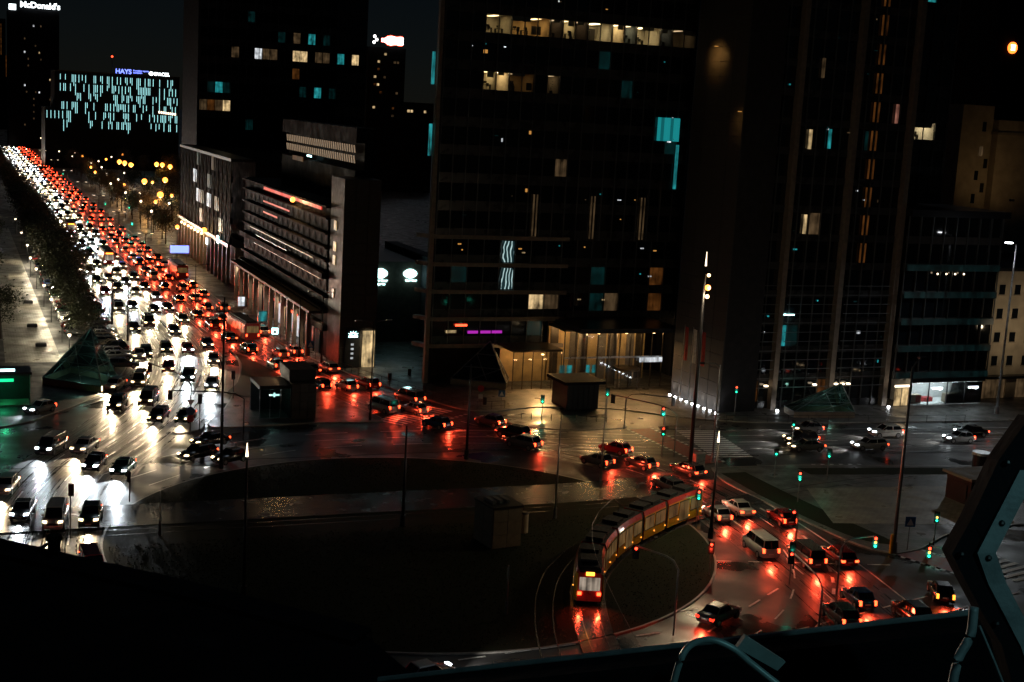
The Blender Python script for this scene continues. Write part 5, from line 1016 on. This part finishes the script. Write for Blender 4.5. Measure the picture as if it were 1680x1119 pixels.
# arch-shaped green lit canopy at the left and dim bay
k = empty('green_bay', (0, 0, 0)); MB().box(2.5, 8.4, 176.4, 180, .13, .3).build('step', 'concrete', k); MB().box(2.2, 8.6, 180, 180.4, .13, 4.2).build('wall', 'stone_dark', k); MB().box(2.2, 8.6, 176, 180.4, 4.2, 4.5).build('roof', 'black_metal', k); MB().box(4.2, 6.6, 179.7, 179.95, 2.6, 2.95).build('light_box', 'neon_green', k); lamp('POINT', k, (5.4, 177.6, 2.4), (.04, 1, .4), 110, rad=.3); MB().box(4.4, 6.6, 175.9, 176, 4.7, 5.0).build('lit_sign', 'sign_ice', k); [MB().cyl(x, 176.2, .13, 4.2, .06, n=8).build('post', 'grey_metal', k) for x in (2.4, 8.4)]
tag(k, 'low metro stairway bay with a green glow and white sign', 'stairway')
# promenade bench cubes
for i, (x, y) in enumerate(((11.6, 236), (12.2, 262), (12, 218))): tag(mk('bench_cube', MB().box(-.8, .8, -.5, .5, 0, .45).box(-.7, .7, -.4, .4, .45, .52).mesh('bench_cube', 'stone_dark'), None, (x, y, .13)), ('dark bench cube on the pale promenade, middle of three', 'dark bench cube on the pale promenade, furthest of three', 'dark bench cube on the pale promenade, closest to the pyramid')[i], 'bench', 'benches on the promenade')
pr = struct(MB().prism([(6.4, 205), (14.2, 205), (13.6, 400), (9.6, 400)], .1, .137).build('promenade', 'paving_pale'))
# ================================================================ TRAM
t_ = empty('articulated_tram', (48, 96, .15)); t_.location = (0, 0, 0); tag(t_, 'yellow and red articulated tram curving round the dark lawn', 'tram')
def tpos(d): return TRAM.at(d, 0.)
best = min(range(0, 700), key=lambda k: (tpos(k * .1)[0] - Vector((48.2, 96.4, 0))).length) * .1
segs = []; d = best
for L_ in (6.0, 4.6, 6.0, 4.6, 6.6): segs.append((d, d + L_)); d += L_ + .55
for si, (d0, d1) in enumerate(segs):
    tail_ = si == 0; nose = si == len(segs) - 1; k = 4; prof = [(-1.2, .35), (-1.22, 1.2), (-1.2, 2.7), (-1.02, 3.15), (1.02, 3.15), (1.2, 2.7), (1.22, 1.2), (1.2, .35)]
    def sec(d, sc=1.0, lift=0.): 
        p, h = tpos(d); r = Vector((math.sin(h), -math.cos(h), 0)); return [p + r * a * sc + Vector((0, 0, b_ + .15 if b_ < 3 else b_ + .15 - lift)) for a, b_ in prof]
    rings = [sec(d0 + (d1 - d0) * i / k) for i in range(k + 1)]
    if tail_: rings = [sec(d0 - .55, .82, .35), sec(d0 - .3, .95, .12)] + rings
    if nose: rings = rings + [sec(d1 + .35, .95, .12), sec(d1 + .75, .78, .5)]
    body = MB().loft(rings); bo = body.build('body', ['tram_yellow', 'tram_red', 'tram_roof'], t_)
    n = 8
    for fi, pl in enumerate(bo.data.polygons):
        if fi >= (len(rings) - 1) * n: pl.material_index = 1; continue
        kk = fi % n; pl.material_index = {2: 1, 4: 1, 3: 2, 7: 2}.get(kk, 0)
    pa, ha = tpos((d0 + d1) / 2); Lq = d1 - d0
    for side in (-1, 1):
        r = Vector((math.sin(ha), -math.cos(ha), 0)) * side; f = Vector((math.cos(ha), math.sin(ha), 0))
        nw = 3 if Lq > 5 else 2
        for i in range(nw):
            c = tpos(d0 + Lq * (i + .5) / nw); hh = c[1]; rr_ = Vector((math.sin(hh), -math.cos(hh), 0)) * side; ff = Vector((math.cos(hh), math.sin(hh), 0)); wl = Lq / nw * .42
            door = (i == 1 and nw == 3); zb = .62 if door else 1.35; o = c[0] + rr_ * 1.235
            fm = MB(); fm.add([o + ff * s_ * (wl + .06) + Vector((0, 0, z)) for s_, z in ((-1, zb), (1, zb), (1, 2.72), (-1, 2.72))] + [o - rr_ * .08 + ff * s_ * (wl + .06) + Vector((0, 0, z)) for s_, z in ((-1, zb), (1, zb), (1, 2.72), (-1, 2.72))], [(0, 1, 2, 3), (4, 7, 6, 5), (0, 4, 5, 1), (1, 5, 6, 2), (2, 6, 7, 3), (3, 7, 4, 0)]); fo = fm.build('door' if door else 'window', 'rubber', t_)
            for s0, s1 in ((-1, -.04), (.04, 1)):
                mb = MB().add([o + rr_ * .012 + ff * s_ * wl + Vector((0, 0, z)) for s_, z in ((s0, zb + .1), (s1, zb + .1), (s1, 2.62), (s0, 2.62))], [(0, 1, 2, 3)]); mb.build('pane', 'tram_pane', fo)
            MB().ball(*(o + ff * wl * 1.15 + Vector((0, 0, .95))), .07, 6).build('side_lamp', 'amber_lamp', t_)
    if si < len(segs) - 1:
        MB().loft([[v * 1 for v in sec(d1 + x, .93, .1)] for x in (0, .18, .36, .55)]).build('bellows', 'rubber', t_)
    for i in range(2): 
        c = tpos(d0 + Lq * (i * .45 + .28)); q = MB().box(-.8, .8, -.75, .75, 0, .32).build('roof_unit', 'tram_roof', t_, loc=(c[0].x, c[0].y, 3.29)); q.rotation_euler.z = c[1]
    c = tpos((d0 + d1) / 2)
    if si % 2 == 0:
        q = MB().box(-1.1, 1.1, -1.05, 1.05, 0, .3).build('bogie', 'rubber', t_, loc=(c[0].x, c[0].y, .16)); q.rotation_euler.z = c[1]
c, h = tpos(best - .58); q = MB().box(-.04, .04, -.85, .85, 1.35, 2.45).build('rear_window', 'tram_rear', t_, loc=(c.x, c.y, .1)); q.rotation_euler.z = h
for s_ in (-.8, .8): o = MB().box(-.08, .1, -.16, .16, .95, 1.2).build('tail_light', 'tail_red', t_, loc=(c.x - s_ * math.sin(h), c.y + s_ * math.cos(h), .1)); o.rotation_euler.z = h
q = MB().box(-.05, .1, -.35, .35, 2.62, 2.9).build('route_display', 'sig_amber', t_, loc=(c.x, c.y, .1)); q.rotation_euler.z = h
for s_ in (-.8, .8): lamp('SPOT', t_, (c.x - s_ * math.sin(h) - .25 * math.cos(h), c.y + s_ * math.cos(h) - .25 * math.sin(h), 1.1), (1, .06, .02), 260, (-math.cos(h), -math.sin(h), -.5), 130, 1, .1, 'tail_glow')
c, h = tpos(segs[-1][1] + .8)
for s_ in (-.75, .75): o = MB().ball(0, 0, 1.1, .13, 8).build('head_light', 'head_warm', t_, loc=(c.x - s_ * math.sin(h), c.y + s_ * math.cos(h), 0))
lamp('SPOT', t_, (c.x + .2 * math.cos(h), c.y + .2 * math.sin(h), 1.2), (1, .82, .55), 900, (math.cos(h), math.sin(h), -.2), 90, 1, .12, 'head_beam')
MB().tube([tpos(segs[2][0] + 2)[0] + Vector((0, 0, 3.4)), tpos(segs[2][0] + 3.4)[0] + Vector((0, 0, 4.4)), tpos(segs[2][0] + 2)[0] + Vector((0, 0, 5.3))], .04, 6).build('pantograph', 'black_metal', t_)
# contact wires over the tracks
for P, lab in ((TRAM, 'thin dark contact wire following the tram curve'), (TR3, 'thin dark contact wire straight across the lawn')):
    tag(MB().tube([P.at(d)[0] + Vector((0, 0, 5.6)) for d in range(0, int(P.L), 4)], .02, 4).build('contact_wire', 'black_metal'), lab, 'wire')
# ================================================================ TREES
def tree_meshes(seed, h=9.0, rad=3.4, n=900, m='leaf'):
    r = random.Random(seed); tk = MB(); tk.tube([(0, 0, 0), (.05, .03, h * .25), (.1 * r.uniform(-1, 1), .1, h * .5), (0, 0, h * .8)], .2, 8, r1=.05)
    cl = []
    for i in range(9):
        a = i * 2.4 + r.uniform(-.4, .4); z = h * (.42 + .5 * i / 9); q = rad * r.uniform(.45, .8) * (1.1 - abs(i / 9 - .4)); e = (math.cos(a) * q, math.sin(a) * q, z + r.uniform(.2, 1.0)); tk.tube([(0, 0, z - 1.2), (e[0] * .5, e[1] * .5, z - .3), e], .07, 5, r1=.02); cl.append(e)
    cl += [(r.uniform(-1, 1) * rad * .5, r.uniform(-1, 1) * rad * .5, h * r.uniform(.6, 1.0)) for _ in range(8)]
    lf = MB()
    for i in range(n):
        c = r.choice(cl); s = rad * .30; p = Vector((c[0] + r.gauss(0, s), c[1] + r.gauss(0, s), c[2] + r.gauss(0, s * .75)))
        if p.z < h * .28: continue
        a = Vector((r.uniform(-1, 1), r.uniform(-1, 1), r.uniform(-.6, .6))).normalized(); b_ = a.cross(Vector((r.uniform(-1, 1), r.uniform(-1, 1), 1))).normalized(); k = r.uniform(.14, .30)
        lf.quad(p - a * k, p - b_ * k * .6, p + a * k, p + b_ * k * .6)
    return tk.mesh('trunk', 'bark', True), lf.mesh('crown', m)
TM = [tree_meshes(i, 8.5 + i * .6, 3.2 + .2 * i, 2000, 'leaf' if i != 2 else 'leaf_autumn') for i in range(4)]
rt = random.Random(31); n = 0
def tree(x, y, lab, grp, sc=1.):
    root = empty('street_tree', (x, y, .12), rt.uniform(0, 6)); k = rt.randrange(4); mk('trunk', TM[k][0], root); mk('crown', TM[k][1], root); s = sc * rt.uniform(.85, 1.15); root.scale = (s, s, s); tag(root, lab, 'tree', grp)
y = 214
while y < 700:
    tree(18.2 + rt.uniform(-.6, .6), y, f'dark leafy tree in the row along the promenade, {ordinal(n)} from the glass pyramid', 'trees along the promenade', .78 if y < 262 else .95); n += 1; y += rt.uniform(8, 11) if y < 420 else 17
n = 0; y = 276
while y < 520: tree(22.2 + rt.uniform(-.5, .5), y, f'dark leafy tree beside the oncoming lanes, {ordinal(n)} from the parked cars', 'trees beside the oncoming lanes', .72); n += 1; y += rt.uniform(9, 13)
n = 0; y = 366
while y < 820: tree(rt.uniform(50.5, 52.5), y, f'dark tree on the right avenue pavement, {ordinal(n)} beyond the glazed block', 'trees on the right avenue pavement', .85); n += 1; y += rt.uniform(11, 16)
n = 0
for i in range(26): tree(rt.uniform(58, 96), 400 + i * 10.5 + rt.uniform(-4, 4), f'dark tree in the square before the strip-lit slab, {ordinal(n)} counted outward', 'trees in the far square', 1.0); n += 1
n = 0
for i in range(12): tree(rt.uniform(-2, 8), 225 + i * 17, f'dark tree left of the promenade, {ordinal(n)} from the stairway bay', 'trees left of the promenade', 1.0); n += 1
# ================================================================ THE ROOFTOP WHERE THE CAMERA STANDS
def D(px_): return Vector(px_)
r_ = empty('roof_parapet', (0, 0, 0)); MB().prism([(-6, 18.6), (.33, 12.2), (1.74, 10.77), (2.86, 9.48), (3.05, 8.2), (2.6, 6), (-6, 6)], 34.6, 36).build('parapet_wall', 'black_roof', r_); MB().prism([(-6.0, 18.7), (.36, 12.28), (1.78, 10.84), (2.92, 9.52), (2.72, 9.3), (1.6, 10.6), (.2, 12.0), (-6, 18.2)], 36.0, 36.03).build('coping', 'black_roof', r_); tag(r_, 'black rooftop parapet filling the lower left corner', 'parapet')
v_ = empty('roof_vent', (.76, 11.9, 36.03)); MB().box(-.05, .05, -.05, .05, 0, .09).build('stub', 'black_roof', v_); MB().cyl(0, 0, .09, .13, .075, .06, n=12).build('cowl', 'black_roof', v_); MB().tube([(-.04, 0, .06), (-.1, .02, .02), (-.16, .03, .0)], .016, 6).build('pipe', 'black_roof', v_); tag(v_, 'small black capped vent on the parapet against the bright lanes', 'vent')
w_ = empty('lower_roof', (0, 0, 0)); MB().prism([(1.6, 12.4), (2.12, 13.43), (3.39, 14.58), (4.21, 14.15), (4.24, 12.4)], 33.2, 34).build('roof_deck', 'roof_felt', w_); MB().tube([(2.12, 13.43, 34.05), (3.39, 14.58, 34.05), (4.21, 14.15, 34.05), (4.3, 12.6, 34.05)], .04, 6).build('edge_trim', 'roof_felt', w_); tag(w_, 'dim bluish felt roof corner below the parapet', 'roof')
b_ = empty('steel_beam', (0, 0, 0)); A = Vector((1.40, 4.56, 37.86)); B = Vector((2.95, 3.09, 38.545)); ax = (B - A).normalized(); sd = ax.cross(Vector((0, 0, 1))).normalized(); up_ = sd.cross(ax)
def bar(p, q, w, h, nm, m, par): 
    a_ = (q - p).normalized(); s_ = a_.cross(Vector((0, 0, 1))).normalized(); u_ = s_.cross(a_); c = [(-w, -h), (w, -h), (w, -.012), (w - .012, 0), (-w + .012, 0), (-w, -.012)]
    return MB().loft([[p + s_ * x + u_ * z for x, z in c], [q + s_ * x + u_ * z for x, z in c]]).build(nm, m, par)
bar(A, B, .09, .5, 'web', 'black_roof', b_); MB().tube([A + up_ * .004 - sd * .08, B + up_ * .004 - sd * .08], .012, 8).build('lit_rim', 'steel_frame', b_); tag(b_, 'dark steel beam across the bottom with a teal lit rim', 'beam')  # paler edge tube stands in for the light along the beam's top
BR = [(2.63, 2.73, 39.28), (2.55, 2.74, 39.16), (2.48, 2.74, 39.0), (2.43, 2.74, 38.91), (2.46, 2.72, 38.85), (2.51, 2.68, 38.75), (2.55, 2.65, 38.68), (2.58, 2.62, 38.57), (2.67, 2.58, 38.57), (2.64, 2.62, 38.68), (2.56, 2.68, 38.84), (2.53, 2.70, 38.92), (2.58, 2.70, 39.02), (2.64, 2.70, 39.14)]
k_ = empty('steel_bracket', (0, 0, 0)); axd = Vector((.38, .91, -.17)).normalized(); n = len(BR); f_ = [Vector(p) for p in BR]; bk = [p + axd * .09 for p in f_]
MB().add(f_ + bk, [tuple(range(n))[::-1], tuple(range(n, 2 * n))] + [(i, (i + 1) % n, (i + 1) % n + n, i + n) for i in range(n)]).build('plate', 'black_roof', k_)
rv_ = Vector((.926, -.374, .056)); fl = MB()
for off_ in (0,): fl.loft([[p - rv_ * .045 - axd * .012, p + rv_ * .004 - axd * .012, p + rv_ * .004 + axd * .07, p - rv_ * .045 + axd * .0] for p in f_[8:14]])
fl.build('inner_flange', 'steel_frame', k_)
for i_ in (1, 3, 5, 9, 11, 12): MB().ball(*(f_[i_] * .8 + f_[(14 - i_) % 14 if i_ < 7 else 13 - i_ + 2] * .2 - axd * .012), .009, 8).build('bolt', 'black_metal', k_)
tag(k_, 'bent dark steel bracket at the right edge with pale inner flange', 'bracket')
tag(MB().tube(catmull3([(1.94, 3.29, 38.36), (1.96, 3.29, 38.44), (1.99, 3.29, 38.48), (2.04, 3.27, 38.5), (2.10, 3.24, 38.48), (2.15, 3.22, 38.44), (2.20, 3.19, 38.40), (2.25, 3.16, 38.36)]), .0105, 8).build('looped_cable', 'teal_cable', None, True), 'pale teal cable looping over the steel beam', 'cable')
tag(MB().add([(2.17, 3.32, 38.44), (2.19, 3.31, 38.48), (2.30, 3.25, 38.41), (2.28, 3.26, 38.38), (2.175, 3.34, 38.44), (2.195, 3.33, 38.48), (2.305, 3.27, 38.41), (2.285, 3.28, 38.38)], [(3, 2, 1, 0), (4, 5, 6, 7), (0, 1, 5, 4), (1, 2, 6, 5), (2, 3, 7, 6), (3, 0, 4, 7)]).build('metal_flap', 'teal_cable'), 'pale folded metal flap lying on the steel beam', 'flap')
tag(MB().tube(catmull3([(2.35, 2.55, 38.84), (2.34, 2.54, 38.77), (2.31, 2.54, 38.71), (2.29, 2.53, 38.62)]), .012, 8).build('wire_rope', 'steel_frame', None, True), 'thick wire rope hanging beside the steel bracket', 'rope')
tag(MB().tube([(2.43, 2.61, 38.76), (2.46, 2.58, 38.68), (2.50, 2.55, 38.58)], .004, 6).build('thin_rod', 'steel_frame'), 'thin pale rod slanting below the steel bracket', 'rod')
# unseen lamp added out of frame to give the steelwork its teal light
q_ = empty('unseen_roof_lamp', (2.7, -.4, 41.0)); MB().cyl(0, 0, -.12, 0, .09, n=14).build('housing', 'black_metal', q_); MB().ball(0, 0, .02, .08, 10).build('lens', 'lamp_white', q_); MB().cyl(0, 0, -5.2, -.12, .025, n=8).build('stem', 'black_metal', q_); lamp('SPOT', q_, (0, .1, .05), (.36, .82, .86), 60, (-.12, .85, -.56), 80, .8, .06); tag(q_, 'small unseen added lamp lighting the rooftop steelwork', 'lamp')
